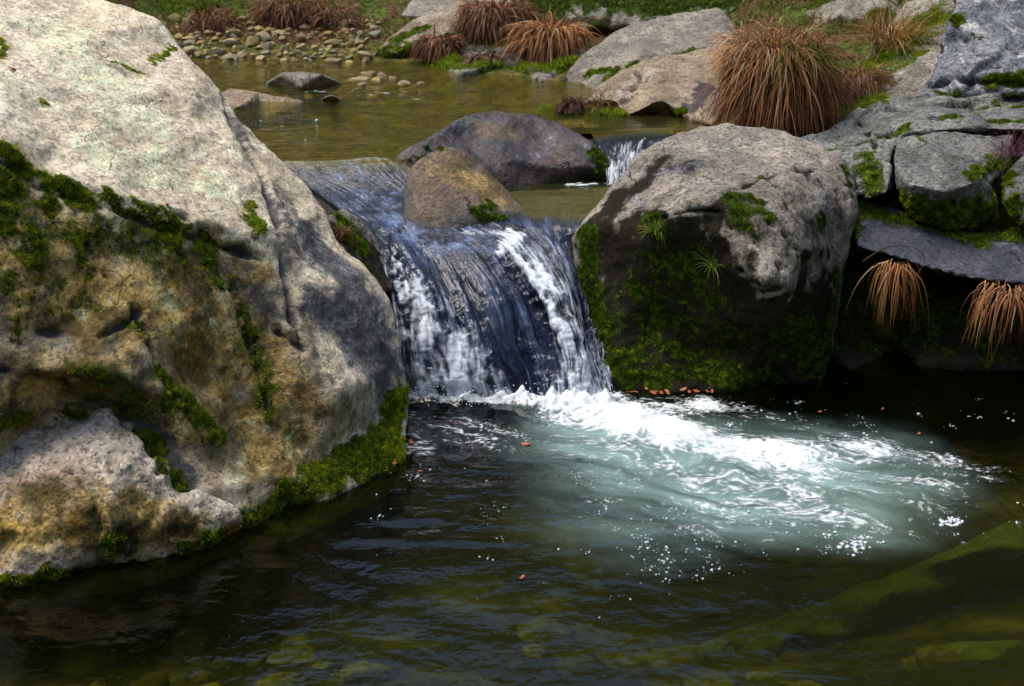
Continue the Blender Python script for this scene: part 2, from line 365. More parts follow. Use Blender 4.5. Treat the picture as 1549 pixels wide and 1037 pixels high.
# ------------------------------------------------------------------ terrain
UP = 0.78                                        # level of the upper stream; the lower pool is at 0
XB = [-60, -5, -2.5, -1.1, -0.6, 0.56, 1.15, 1.6, 3, 60]
YB = [10.6, 10.5, 10.3, 10.15, 9.75, 8.75, 7.45, 6.6, 6.0, 6.0]
def terrain(x, y):
    yb = np.interp(x, XB, YB)
    low = -0.42 - 0.18 * np.exp(-((x - 0.7) ** 2 / 0.8 + (y - 4.7) ** 2 / 0.4))
    low = low + 0.22 * sst(4.2, 3.2, y) + 0.22 * sst(0.9, 2.0, x) * sst(4.6, 3.4, y)
    low = low + sst(2.9, 1.2, y) * 0.75 + sst(2.3, 3.4, x) * 1.2 + sst(-1.6, -3.0, x) * 1.3
    up = 0.42 + 0.22 * sst(6.8, 7.3, y)
    up = np.where(x > 0.2, up - 0.03, up)
    d = y - yb
    bank = UP - 0.03 + (0.055 + 0.11 * sst(1.3, 2.2, x)) * np.clip(d, 0, 3) + 0.02 * sst(-0.1, 0.1, d)
    up = up + (bank - up) * sst(-0.55, 0.03, d)
    up = up + 0.85 * np.clip(y - 12.0, 0, 14) ** 1.05 * sst(11.8, 13, y)  # unseen hillside, with the sides below, added to block sky and darken reflections
    r = np.clip(x - 2.6, 0, 18); l = np.clip(-3.0 - x, 0, 18)
    up = up + 0.75 * r + 0.8 * l
    t = sst(5.75, 6.2, y)
    low = low + 0.8 * np.clip(x - 3.2, 0, 16) + 0.8 * np.clip(-3.2 - x, 0, 16)
    z = low * (1 - t) + up * t
    z = z + 0.5 * np.clip(-1.5 - y, 0, 14)  # unseen rise behind the camera, added to cut light on front faces
    p = np.stack([x, y, z * 0], 1)
    far = sst(12, 16, np.hypot(x, y - 5))
    z = z + 0.03 * fbm(p * 2.2, 4, 31) + 0.015 * fbm(p * 9, 3, 32) + far * 1.2 * fbm(p * 0.25, 4, 33)
    return z
def tz(x, y): return float(terrain(np.array([x]), np.array([y]))[0])
def axis(lo, hi, fine, flo, fhi):
    a = list(np.arange(flo, fhi, fine)); st = fine; v = fhi
    while v < hi: a.append(v); st *= 1.13; v += st
    a.append(hi); st = fine; v = flo - fine; b = []
    while v > lo: b.append(v); st *= 1.13; v -= st
    b.append(lo); return np.array(b[::-1] + a)
def grid(xs, ys):
    X, Y = np.meshgrid(xs, ys); n, m = len(xs), len(ys); i = np.arange((m - 1) * n).reshape(m - 1, n)[:, :-1].ravel()
    return X.ravel(), Y.ravel(), np.stack([i, i + 1, i + 1 + n, i + n], 1)

k = NT('ground'); o = k.obj()
geo = k.n('NewGeometry'); sx = k.n('SeparateXYZ'); k.put(sx.inputs[0], geo.outputs['Position'])
n1 = k.noise(o, 3, 6, 0.65, 0.4); n2 = k.noise(o, 22, 6, 0.7, 0.5); vv = k.vor(o, 16, 'Color'); sv = k.n('SeparateColor'); k.put(sv.inputs[0], vv)
bed = k.mix(k.step(k.math('ADD', k.math('MULTIPLY', n1, 0.6), k.math('MULTIPLY', sv.outputs[0], 0.3)), 0.32, 0.62), (0.030, 0.032, 0.006), (0.13, 0.13, 0.025))
bed = k.mix(k.step(n2, 0.5, 0.7), bed, (0.26, 0.16, 0.03))
soil = k.mix(k.step(n2, 0.35, 0.65), (0.035, 0.02, 0.01), (0.16, 0.09, 0.04))
gm = k.mix(k.step(n2, 0.38, 0.62), (0.015, 0.03, 0.003), (0.10, 0.15, 0.012))
soil = k.mix(k.step(n1, 0.44, 0.54), soil, gm)
col = k.mix(k.step(sx.outputs[2], 0.76, 0.84), bed, soil)
lowb = k.mix(k.step(k.math('ADD', k.math('MULTIPLY', n1, 0.7), k.math('MULTIPLY', n2, 0.25)), 0.42, 0.66), (0.010, 0.012, 0.003), (0.085, 0.09, 0.016))
col = k.mix(k.step(sx.outputs[2], 0.0, 0.2), lowb, col)
GROUND = k.done(k.pr(col, 0.9, k.bump(k.math('ADD', n2, k.math('MULTIPLY', sv.outputs[0], 0.4)), 0.03, 0.8), spec=0.2))
xs = axis(-60, 60, 0.04, -3.2, 3.2); ys = axis(-40, 60, 0.04, 2.4, 12.6)
X, Y, F = grid(xs, ys); Zt = terrain(X, Y)
tag(mesh_np('ground', np.stack([X, Y, Zt], 1), F, GROUND, origin=np.zeros(3)), kind='structure')

# ------------------------------------------------------------------ rocks
PALE = rock_mat('pale_granite', (0.52, 0.44, 0.31), (0.88, 0.79, 0.62), (0.62, 0.69, 0.46), 0.5, dark=(0.05, 0.048, 0.05), blotch=(0.22, 0.23, 0.17), bl_amt=0.42, crk=.3, pit=.2, grain=.75)
FACE = rock_mat('buff_granite', (0.38, 0.30, 0.22), (0.70, 0.59, 0.48), (0.66, 0.60, 0.50), 0.35, dark=(0.022, 0.022, 0.01), blotch=(0.11, 0.10, 0.045), bl_amt=0.5)
SHELF = rock_mat('shelf_granite', (0.10, 0.105, 0.10), (0.25, 0.25, 0.235), (0.36, 0.38, 0.33), 0.3, dark=(0.009, 0.009, 0.006), blotch=(0.07, 0.085, 0.06), bl_amt=0.6)
GREY = rock_mat('grey_granite', (0.16, 0.145, 0.125), (0.36, 0.32, 0.27), (0.42, 0.41, 0.34), 0.3, dark=(0.009, 0.008, 0.005), blotch=(0.12, 0.14, 0.11), bl_amt=0.45)
TANW = rock_mat('damp_tan_granite', (0.075, 0.054, 0.032), (0.18, 0.13, 0.08), (0.22, 0.19, 0.17), 0.2, dark=(0.025, 0.022, 0.025), wet=0.6, blotch=(0.10, 0.08, 0.09), bl_amt=0.3)
TANR = rock_mat('tan_granite', (0.20, 0.155, 0.10), (0.37, 0.30, 0.215), (0.48, 0.45, 0.40), 0.35, dark=(0.04, 0.035, 0.04), blotch=(0.15, 0.13, 0.14), bl_amt=0.3)
WET = rock_mat('wet_granite', (0.028, 0.026, 0.036), (0.095, 0.072, 0.066), (0.18, 0.17, 0.20), 0.25, dark=(0.014, 0.012, 0.012), wet=0.9, blotch=(0.09, 0.045, 0.022), bl_amt=0.5)
DSLAB = rock_mat('damp_slate_grey', (0.035, 0.04, 0.06), (0.085, 0.085, 0.11), (0.22, 0.23, 0.23), 0.25, dark=(0.012, 0.012, 0.016), wet=0.3)
LICH = rock_mat('lichened_granite', (0.10, 0.115, 0.14), (0.25, 0.26, 0.28), (0.50, 0.49, 0.46), 0.75, dark=(0.03, 0.03, 0.035), blotch=(0.05, 0.06, 0.08), bl_amt=0.7)
MOSSY = rock_mat('mossy_stone', (0.16, 0.15, 0.12), (0.32, 0.30, 0.25), (0.45, 0.45, 0.40), 0.3, dark=(0.015, 0.014, 0.01))

SUNK = rock_mat('sunken_stone', (0.035, 0.05, 0.012), (0.105, 0.13, 0.03), (0.15, 0.16, 0.03), .2, dark=(.02, .02, .005), grain=.3)
# the great pale boulder on the left
L_out = [(-160, -90, 6.2), (60, -50, 6.5), (140, -2, 6.4), (190, 8, 6.3), (240, 30, 6.2), (272, 70, 6.1), (310, 110, 5.95), (345, 150, 5.8), (357, 172, 5.75),
         (385, 203, 5.7), (430, 250, 5.6), (470, 290, 5.5), (493, 320, 5.4), (502, 345, 5.35), (520, 375, 5.25), (560, 408, 5.2), (590, 455, 5.15), (605, 505, 5.1),
         (611, 560, 5.02), (612, 620, 4.95), (611, 690, 4.74), (608, 735, 4.74), Z(540, 772, -.15), Z(450, 815, -.15), Z(370, 835, -.15), Z(250, 870, -.15), Z(100, 905, -.15), Z(-160, 950, -.15)]
L_in = [(-80, 190, 4.3), (0, 212, 4.33), (60, 256, 4.4), (180, 292, 4.5), (290, 328, 4.63), (370, 352, 4.75), (412, 345, 4.9),
        (432, 450, 4.72), (465, 525, 4.62), (520, 592, 4.58), (470, 690, 4.46), (545, 650, 4.68), (560, 470, 4.98), (500, 430, 4.92), (575, 560, 4.88), (500, 510, 4.8), (450, 400, 4.92),
        (0, 100, 4.95), (150, 150, 5.1), (150, 50, 5.75), (280, 200, 5.2), (380, 285, 5.12), (300, 130, 5.65), (250, 260, 4.85), (100, 215, 4.7), (345, 200, 5.45), (420, 290, 5.3), (460, 330, 5.2),
        (100, 380, 4.27), (0, 330, 4.2), (100, 490, 4.17), (40, 560, 4.05), (70, 625, 4.2), (140, 560, 4.08), (200, 430, 4.34), (215, 520, 4.2), (250, 590, 4.18), (290, 690, 4.16), (330, 740, 4.12),
        (290, 560, 4.38), (350, 600, 4.42), (350, 450, 4.6), (300, 400, 4.58), (260, 400, 4.5), (400, 520, 4.6), (400, 640, 4.42), (420, 720, 4.3), (180, 380, 4.42), (300, 480, 4.46),
        Z(600, 702, 0), Z(500, 757, 0), Z(375, 802, 0), Z(200, 850, 0), (360, 690, 4.33), (200, 640, 4.22)]
o_, LB = rock('pale_boulder', 'huge pale lichened granite boulder with mossy buff lower face beside the waterfall', L_out, L_in, 1.6, PALE, voxel=0.0125, smooth=3,
     amp=(0.022, 0.017, 0.008), fr=(1.8, 6, 20), seed=2, strata=0.008, cushion=.007, tufts=110000, tuft_len=0.0095,
     cracks=[(5, .028, (0, 240), (60, 284), (180, 322), (290, 358), (370, 378)), (7, .05, (340, 150), (362, 205), (398, 262), (425, 345), (432, 400), (445, 480)), (5, .05, (350, 430), (385, 540), (412, 640)), (4, .03, (60, 500), (150, 510), (215, 470)),
             (5, .035, (130, 370), (200, 460), (235, 540), (262, 600)), (5, .03, (270, 320), (330, 372), (400, 392)), (6, .05, (440, 470), (462, 525), (420, 500)), (4, .03, (0, 560), (90, 575), (150, 640))],
     moss=[(55, .46, (0, 320), (150, 350), (330, 410)), (50, .44, (0, 430), (110, 450)), (40, .42, (360, 440), (410, 600)), (45, .42, (120, 590), (300, 640)), (22, 1.1, (222, 655), (262, 735)), (9, .7, (110, 285), (200, 300), (300, 335)), (7, .7, (100, 300), (105, 360)), (7, .7, (175, 300), (182, 350)), (7, .7, (235, 320), (240, 370)), (7, .7, (60, 300), (66, 350)), (7, .65, (30, 330), (34, 400)), (8, .6, (280, 380), (282, 430)), (11, 1, (0, 215), (50, 260), (110, 285)), (24, 1, (105, 285), (130, 305)), (16, 1, (160, 290), (175, 315)), (20, 1, (20, 230), (20, 300)), (30, .85, (0, 280), (10, 330)), (16, .9, (75, 270), (80, 330)),
           (13, .9, (200, 300), (240, 325)), (18, 1, (262, 335), (265, 375)), (22, .95, (305, 365), (322, 395)), (20, .9, (375, 310), (385, 345)), (14, .8, (195, 320), (205, 350)),
           (9, .9, (180, 95), (215, 112)), (8, .9, (225, 92), (262, 72)), (7, .7, (60, 150), (75, 160)), (8, .9, (0, 60), (3, 90)), (22, .75, (55, 360), (60, 420)), (18, .8, (120, 370), (130, 420)),
           (14, .8, (365, 470), (395, 560), (412, 630)), (12, .9, (380, 540), (390, 600)), (16, .8, (240, 560), (270, 610)), (20, .85, (275, 600), (330, 660)), (18, .6, (190, 480), (210, 500)), (28, .62, (120, 560), (200, 600)),
           (24, .8, (0, 640), (120, 625)), (14, .75, (205, 655), (240, 690)), (12, .7, (400, 580), (425, 590)), (13, .6, (340, 430), (380, 480)), (12, .6, (10, 400), (20, 520)), (14, .6, (150, 350), (120, 400)),
           (30, 1.1, (600, 600), (600, 690)), (38, 1.1, (590, 670), (510, 710)), (34, 1.1, (500, 715), (420, 765)), (22, 1, (400, 780), (380, 785)), (14, 1, (608, 490), (610, 600)), (15, .8, (290, 835), (120, 865))],
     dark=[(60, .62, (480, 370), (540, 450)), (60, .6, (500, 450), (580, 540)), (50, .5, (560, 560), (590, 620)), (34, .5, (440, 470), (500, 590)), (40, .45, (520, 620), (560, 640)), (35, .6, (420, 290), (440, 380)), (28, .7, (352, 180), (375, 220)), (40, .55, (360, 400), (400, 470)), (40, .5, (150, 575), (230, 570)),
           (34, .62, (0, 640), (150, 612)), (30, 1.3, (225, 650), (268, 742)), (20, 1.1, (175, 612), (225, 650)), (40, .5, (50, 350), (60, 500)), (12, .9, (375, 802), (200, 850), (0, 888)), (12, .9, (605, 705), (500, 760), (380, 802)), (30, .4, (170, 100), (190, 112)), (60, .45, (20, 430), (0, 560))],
     tan=[(110, 1.0, (0, 400), (200, 450), (350, 560), (440, 660)), (75, .95, (0, 330), (140, 370), (250, 400), (360, 430)), (95, .95, (0, 450), (150, 480), (300, 500), (400, 560)), (90, .95, (0, 580), (200, 590), (330, 640), (430, 700)), (50, 1, (260, 430), (320, 470)), (60, .9, (90, 590), (180, 560)), (60, .8, (260, 520), (330, 640)), (40, .7, (60, 430), (120, 470)), (45, .7, (440, 640), (330, 590)), (60, .7, (350, 660), (420, 700)), (50, .6, (180, 380), (340, 400)), (80, .5, (40, 380), (300, 600))],
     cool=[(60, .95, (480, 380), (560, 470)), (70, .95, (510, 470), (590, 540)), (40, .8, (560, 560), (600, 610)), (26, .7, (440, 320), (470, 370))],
     light=[(60, 1, (160, 230), (330, 290)), (60, 1, (60, 40), (200, 200))], thr=.3, bright=.26)
# ledge slab in front of it
S_out = [(-160, 650, 4.1), (0, 662, 4.12), (60, 650, 4.15), (130, 645, 4.15), (150, 626, 4.2), (168, 621, 4.2), (185, 648, 4.12), (213, 662, 4.1), (222, 694, 4.06), (250, 704, 4.06), (264, 738, 4.03), (300, 748, 4.05), (340, 768, 4.05),
         (374, 797, 4.1), Z(372, 820, -.08), Z(300, 860, -.15), Z(200, 885, -.15), Z(0, 925, -.15), Z(-160, 955, -.15)]
S_in = [(0, 742, 3.9), (60, 725, 3.92), (110, 708, 3.95), (170, 730, 3.93), (215, 745, 3.95), (270, 770, 3.97), (330, 792, 4.02), (150, 670, 4.05), (190, 700, 4.0), (60, 690, 4.02),
        (100, 790, 3.84), (200, 800, 3.86), (150, 850, 3.86), Z(0, 890, .01), Z(200, 850, .01), Z(300, 828, .01), (30, 830, 3.76)]
rock('ledge_slab', 'sunlit low granite ledge at the waterline, in front of the pale boulder', S_out, S_in, 0.5, FACE, voxel=0.011, smooth=3, facet=(.2, .014), amp=(0.02, 0.018, 0.007), seed=5,
     cracks=[(6, .025, (105, 712), (140, 760), (152, 805)), (5, .02, (218, 665), (240, 715))], strata=0.004, tufts=7000,
     moss=[(16, 1, (0, 885), (90, 868)), (14, .95, (150, 835), (180, 815)), (18, .9, (280, 825), (330, 812)), (10, .7, (240, 690), (245, 700)), (10, .8, (100, 870), (280, 840))],
     dark=[(14, .9, (0, 890), (200, 852), (370, 805)), (34, .7, (170, 830), (200, 790)), (18, .7, (270, 800), (300, 815)), (20, .5, (30, 710), (20, 715)), (12, .7, (140, 740), (150, 800))],
     tan=[(46, 1.1, (0, 800), (180, 795), (300, 805), (350, 808)), (26, 1, (20, 760), (150, 745), (210, 765), (330, 800))], light=[(50, 1.6, (0, 690), (100, 670), (200, 700), (330, 765))])  # algae-tan front and pale top also paint the ledge's shading edge
# right boulder
R_out = [(1130, 189, 6.4), (1060, 193, 6.4), (1005, 209, 6.32), (962, 238, 6.22), (932, 275, 6.1), (906, 308, 6.0), (880, 335, 5.9), (868, 360, 5.86), (869, 410, 5.8), (880, 470, 5.7), (895, 525, 5.6), (912, 580, 5.47), Z(925, 630, -.15), Z(1050, 632, -.15), Z(1170, 620, -.15),
         Z(1235, 588, -.05), (1262, 530, 5.62), (1275, 450, 5.7), (1287, 380, 5.8), (1302, 325, 5.86), (1292, 262, 6.0), (1272, 236, 6.1), (1240, 216, 6.25), (1190, 197, 6.4)]
R_in = [(915, 335, 5.75), (980, 332, 5.56), (1050, 312, 5.46), (1095, 290, 5.5), (1112, 318, 5.42), (1050, 250, 5.88), (1000, 260, 5.9), (1130, 230, 6.05), (1200, 235, 5.95), (1240, 262, 5.85), (1180, 290, 5.56), (1230, 310, 5.6),
        (1155, 425, 5.2), (1190, 432, 5.24), (1120, 375, 5.32), (1170, 340, 5.38), (1210, 380, 5.38), (1240, 430, 5.5), (1150, 462, 5.34), (1060, 400, 5.5), (1050, 345, 5.46), (960, 345, 5.62), (960, 420, 5.6), (1000, 480, 5.6), (1050, 520, 5.56), (1150, 530, 5.5),
        (1230, 500, 5.55), (1200, 480, 5.42), Z(1000, 596, .0), Z(1100, 592, .0), Z(1200, 578, .0), (920, 420, 5.68), (930, 520, 5.55)]
o_, RB = rock('dark_based_boulder', 'big rounded boulder, dry grey top and black mossy base, right of the waterfall', R_out, R_in, 1.1, GREY, voxel=0.0115, smooth=6, facet=(.3, .006),
     amp=(0.03, 0.02, 0.007), seed=11, tufts=52000, tuft_len=0.010, bright=-0.36, cushion=.007,
     cracks=[(4, .03, (980, 335), (1040, 318), (1085, 318), (1105, 345)), (5, .035, (1165, 335), (1200, 370), (1225, 410), (1235, 440)), (5, .02, (1100, 285), (1160, 268), (1230, 255)), (5, .03, (1120, 410), (1180, 405))],
     moss=[(110, .42, (960, 480), (1080, 520), (1200, 540)), (60, .5, (1000, 400), (1060, 430)), (26, 1.1, (885, 350), (890, 430)), (30, 1, (890, 440), (905, 520)), (26, .9, (930, 540), (950, 575)), (24, .7, (960, 430), (1000, 470)), (22, .9, (1110, 300), (1130, 345)), (14, .9, (1140, 300), (1160, 330)), (18, .8, (1235, 325), (1240, 340)), (12, .6, (1150, 270), (1190, 310)),
           (20, .9, (985, 340), (995, 350)), (16, .9, (1265, 420), (1255, 520)), (40, .8, (1200, 500), (1240, 540)), (34, .6, (1000, 520), (1100, 560)), (30, .7, (1000, 570), (1180, 575)), (34, .55, (1010, 400), (1060, 380)), (16, .6, (980, 470), (960, 560)), (8, .9, (1275, 250), (1290, 300))],
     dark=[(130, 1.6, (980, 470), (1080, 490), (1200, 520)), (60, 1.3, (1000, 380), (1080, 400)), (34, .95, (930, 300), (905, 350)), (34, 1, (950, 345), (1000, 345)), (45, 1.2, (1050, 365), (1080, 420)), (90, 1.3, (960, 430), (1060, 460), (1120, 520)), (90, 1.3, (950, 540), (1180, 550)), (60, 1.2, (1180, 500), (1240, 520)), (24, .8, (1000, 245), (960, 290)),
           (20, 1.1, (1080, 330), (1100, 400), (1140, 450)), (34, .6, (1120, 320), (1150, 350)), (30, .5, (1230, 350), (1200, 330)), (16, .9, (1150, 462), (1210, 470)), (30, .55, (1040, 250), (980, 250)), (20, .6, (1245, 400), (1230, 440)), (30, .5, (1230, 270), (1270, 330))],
     cool=[(26, .8, (985, 262), (1040, 250)), (20, .6, (950, 290), (970, 310)), (40, .55, (1230, 270), (1250, 340))], light=[(40, 1.0, (1050, 220), (1180, 220)), (30, 1.4, (1150, 400), (1190, 420)), (26, 1, (1020, 295), (1060, 270))])
# boulders in the middle of the stream
rock('wet_boulder', 'long dark purplish wet boulder in midstream above the falls', 
     [Z(560, 256, .74), Z(590, 236, .79), Z(615, 219, .84), Z(648, 202, .88), Z(700, 176, .925), (742, 168, 7.2), (800, 172, 7.2), (860, 189, 7.15), (898, 215, 7.0), (922, 245, 6.9), (930, 278, 6.8), Z(915, 305, .45), Z(800, 315, .45), (700, 345, 6.3), (610, 335, 6.4), (560, 290, 6.6)],
     [(755, 195, 7.0), (700, 212, 6.9), (850, 222, 6.92), (815, 208, 7.05), (780, 240, 6.8), (850, 255, 6.82), (740, 250, 6.7), (890, 250, 6.85), Z(820, 281, .6), Z(760, 290, .6), (640, 242, 6.62), (680, 215, 6.82), (870, 200, 7.08)],
     0.6, WET, voxel=0.012, smooth=6, amp=(0.035, 0.018, 0.004), seed=21, tufts=5000, bright=-.3,
     dark=[(30, .8, (900, 240), (900, 275)), (20, .5, (740, 195), (790, 240)), (30, .4, (640, 220), (600, 240)), (12, .8, (760, 283), (860, 283))], moss=[(22, .6, (905, 235), (910, 270)), (5, 1, (622, 240), (665, 222))],
     tan=[(20, .4, (730, 190), (760, 200))], cool=[(16, .55, (640, 215), (700, 185), (760, 176)), (20, .5, (840, 200), (810, 235)), (20, .5, (880, 210), (890, 230))])  # cool strokes paint bluish highlights on the wet ridge and shoulders
rock('tan_boulder', 'smooth tan wedge boulder at the lip of the falls, dark moss at its foot',
     [(678, 221, 6.5), (640, 233, 6.42), (619, 258, 6.32), (610, 300, 6.2), (611, 335, 6.08), (640, 358, 5.98), (700, 366, 5.96), (770, 362, 5.98), (803, 345, 6.08), (800, 318, 6.25), (770, 288, 6.4), (730, 250, 6.5), (705, 230, 6.5)],
     [(680, 262, 6.3), (655, 300, 6.12), (725, 300, 6.18), (760, 325, 6.12), (690, 330, 6.02), (740, 275, 6.35)],
     0.35, TANW, voxel=0.009, smooth=6, amp=(0.02, 0.008, 0.002), seed=25, tufts=7000, tuft_len=0.011, bright=-.25,
     moss=[(22, 1, (730, 330), (760, 335)), (14, .8, (720, 318), (745, 312)), (5, 1, (630, 240), (670, 224))], dark=[(34, .9, (690, 335), (780, 338)), (12, .8, (612, 330), (640, 340)), (18, .6, (615, 270), (618, 320))], tan=[(40, .6, (680, 260), (740, 290))])
rock('wedged_stone', 'small black mossy stone wedged between pale boulder and falls',
     [(488, 330, 5.62), (515, 315, 5.8), (545, 328, 5.88), (568, 356, 5.88), (580, 392, 5.78), (598, 440, 5.6), (575, 450, 5.5), (500, 380, 5.5)], [(540, 360, 5.72), (560, 400, 5.62)],
     0.4, MOSSY, voxel=0.009, smooth=5, amp=(.02, .015, .005), seed=29, tufts=9000, moss=[(30, .9, (520, 340), (545, 370))], dark=[(40, 1.2, (560, 380), (570, 420)), (20, 1, (500, 345), (530, 375))], bright=-.1, cat='stone')
# shelves on the right bank
rock('cracked_shelf', 'wide cracked grey granite shelf behind the dark-based boulder',
     [(1180, 225, 6.45), (1235, 203, 6.6), (1290, 180, 6.75), (1340, 150, 6.95), (1440, 137, 7.05), (1720, 128, 7.2), (1720, 200, 6.55), (1545, 196, 6.4), (1440, 196, 6.35), (1372, 204, 6.25), (1352, 228, 6.15), (1342, 292, 5.92), (1310, 300, 5.9), (1285, 290, 5.95), (1262, 245, 6.2)],
     [(1300, 235, 6.22), (1330, 215, 6.3), (1400, 170, 6.65), (1500, 165, 6.7), (1310, 200, 6.5), (1250, 225, 6.45), (1600, 160, 6.8), (1330, 262, 6.05), (1290, 262, 6.1)],
     0.5, SHELF, facet=(.22, .016), voxel=0.012, smooth=3, amp=(.03, .02, .006), seed=31, tufts=9000,
     cracks=[(4, .04, (1230, 240), (1275, 225), (1345, 205)), (4, .04, (1340, 165), (1420, 160), (1549, 158)), (4, .03, (1300, 180), (1322, 215), (1330, 260), (1310, 290)), (4, .035, (1420, 178), (1549, 184)), (3, .03, (1225, 215), (1300, 210))],
     moss=[(14, 1, (1365, 200), (1420, 205), (1540, 200)), (20, .9, (1310, 235), (1325, 280)), (12, .8, (1430, 180), (1549, 186)), (9, .7, (1240, 232), (1300, 220), (1345, 205)), (10, .8, (1285, 290), (1320, 290)), (8, .8, (1440, 160), (1549, 158)), (12, .8, (1300, 155), (1340, 152))], dark=[(14, .7, (1350, 205), (1340, 290)), (14, .6, (1260, 240), (1290, 285)), (20, .5, (1380, 150), (1500, 150))],
     light=[(30, .7, (1240, 220), (1320, 240))])
rock('block_stone', 'squarish grey block with moss below it, on the right bank',
     [(1354, 208, 6.22), (1440, 199, 6.35), (1535, 203, 6.38), (1530, 240, 6.2), (1500, 280, 6.0), (1505, 330, 5.98), (1440, 350, 5.9), (1380, 325, 5.9), (1356, 285, 5.95), (1350, 250, 6.0)],
     [(1375, 278, 5.84), (1432, 290, 5.82), (1478, 275, 5.9), (1440, 235, 6.08), (1430, 310, 5.88), (1480, 240, 6.1)], 0.35, SHELF, voxel=0.01, smooth=3, amp=(.015, .015, .006), seed=37, tufts=12000,
     moss=[(14, 1, (1470, 265), (1525, 240)), (26, 1.1, (1370, 300), (1440, 325), (1500, 310)), (16, 1, (1500, 240), (1520, 280)), (8, .6, (1370, 200), (1400, 215))], dark=[(24, 1.1, (1370, 305), (1440, 325), (1500, 320)), (10, .6, (1450, 205), (1530, 205))], light=[(30, .6, (1400, 250), (1450, 250))])
rock('edge_stone', 'rounded lichened stone on the right bank beside the squarish block',
     [(1520, 255, 6.1), (1549, 228, 6.25), (1620, 205, 6.4), (1720, 205, 6.4), (1720, 340, 5.9), (1600, 350, 5.85), (1540, 335, 5.88), (1518, 300, 5.92)], [(1600, 260, 6.0), (1560, 280, 5.9), (1600, 310, 5.85)],
     0.35, SHELF, voxel=0.011, smooth=5, seed=39, tufts=5000, moss=[(16, .9, (1525, 270), (1535, 320)), (14, .8, (1540, 330), (1600, 340))], dark=[(16, .8, (1525, 320), (1620, 340))], cat='stone')
rock('dark_slab', 'smooth blue-black sloping slab overhanging the pool cavity on the right bank',
     [(1292, 306, 6.02), (1345, 312, 6.05), (1400, 335, 6.02), (1480, 360, 5.95), (1549, 345, 6.0), (1720, 345, 6.0), (1720, 435, 5.6), (1549, 430, 5.55), (1475, 422, 5.55), (1400, 404, 5.6), (1340, 384, 5.68), (1298, 374, 5.75)],
     [(1400, 365, 5.8), (1500, 390, 5.72), (1330, 345, 5.88), (1600, 390, 5.75)], 0.4, DSLAB, voxel=0.01, smooth=4, amp=(.015, .01, .003), seed=41, tufts=9000,
     moss=[(22, 1.1, (1305, 318), (1400, 340), (1480, 368)), (22, 1.1, (1490, 360), (1560, 350)), (10, .8, (1300, 330), (1302, 360))], light=[(12, 1.2, (1305, 340), (1312, 320)), (14, 1, (1520, 370), (1549, 360)), (12, .9, (1380, 350), (1400, 355))], sh=(.94, .75))
rock('cavity_wall', 'mossy undercut rock wall painted shade-black above the pool, under the dark slab',
     [(1225, 400, 6.1), (1300, 370, 6.15), (1500, 400, 6.1), (1760, 400, 6.1), (1760, 590, 5.7), Z(1760, 620, -.2), Z(1549, 600, -.2), Z(1400, 590, -.2), Z(1240, 600, -.2), (1225, 500, 5.9)],
     [(1400, 480, 5.92), (1470, 470, 5.85), (1350, 520, 6.0), (1550, 520, 5.95), Z(1400, 556, 0), Z(1550, 560, 0), Z(1290, 560, 0)], 0.5, MOSSY, facet=(.22, .016), voxel=0.014, smooth=4, amp=(.06, .03, .01), seed=43, tufts=12000, bright=-.15,
     moss=[(90, .5, (1300, 480), (1500, 500)), (30, .9, (1390, 460), (1480, 480)), (30, .5, (1260, 440), (1270, 520)), (20, .5, (1500, 500), (1560, 480))], dark=[(300, 1.3, (1250, 480), (1400, 500), (1600, 500))], cat='rock wall')  # broad dark stroke paints the cavity's darkness onto the wall
rock('lichened_outcrop', 'tall blue-grey outcrop blotched with white lichen, upper right corner',
     [(1388, 152, 7.0), (1403, 110, 7.12), (1428, 60, 7.3), (1445, 10, 7.55), (1465, -70, 7.9), (1820, -90, 7.9), (1820, 170, 6.9), (1549, 140, 6.95), (1450, 150, 6.95)],
     [(1500, 60, 7.2), (1430, 100, 7.1), (1520, 0, 7.5), (1600, 80, 7.1), (1480, 120, 7.0), (1549, 110, 7.0)], 0.9, LICH, facet=(.22, .016), voxel=0.014, smooth=3, amp=(.05, .03, .009), seed=47, tufts=9000,
     cracks=[(5, .04, (1400, 130), (1470, 120), (1549, 128)), (4, .03, (1440, 30), (1480, 80), (1470, 130))],
     moss=[(16, .9, (1500, 120), (1545, 130)), (10, .9, (1440, 25), (1450, 35)), (12, .8, (1400, 145), (1440, 150)), (8, .7, (1470, 50), (1480, 60))], dark=[(16, .8, (1480, 125), (1549, 130)), (20, .5, (1400, 130), (1440, 140)), (30, .4, (1450, 60), (1500, 90))])
rock('mossy_slope_rock', 'mossy grey rock sloping down between big tussock and lichened outcrop',
     [(1225, 190, 7.2), (1262, 135, 7.5), (1300, 92, 7.9), (1335, 45, 8.3), (1375, 5, 8.5), (1440, -35, 8.6), (1470, 20, 8.0), (1440, 90, 7.4), (1410, 130, 7.1), (1395, 165, 6.95), (1300, 185, 6.9), (1235, 212, 6.8)],
     [(1350, 90, 7.7), (1380, 50, 8.0), (1300, 140, 7.3), (1400, 60, 7.85), (1340, 130, 7.3)], 0.6, MOSSY, facet=(.22, .016), voxel=0.013, smooth=4, amp=(.05, .03, .01), seed=51, tufts=26000, tuft_len=.02,
     moss=[(80, .6, (1300, 130), (1400, 40)), (40, 1.1, (1330, 90), (1405, 40)), (34, 1.1, (1320, 100), (1300, 120)), (34, 1.2, (1235, 200), (1270, 172), (1310, 155)), (16, .8, (1370, 100), (1400, 80)), (12, 1, (1290, 150), (1330, 148))], dark=[(20, .6, (1280, 150), (1300, 120))], light=[(14, 1, (1390, 15), (1420, 0))], bright=.25)
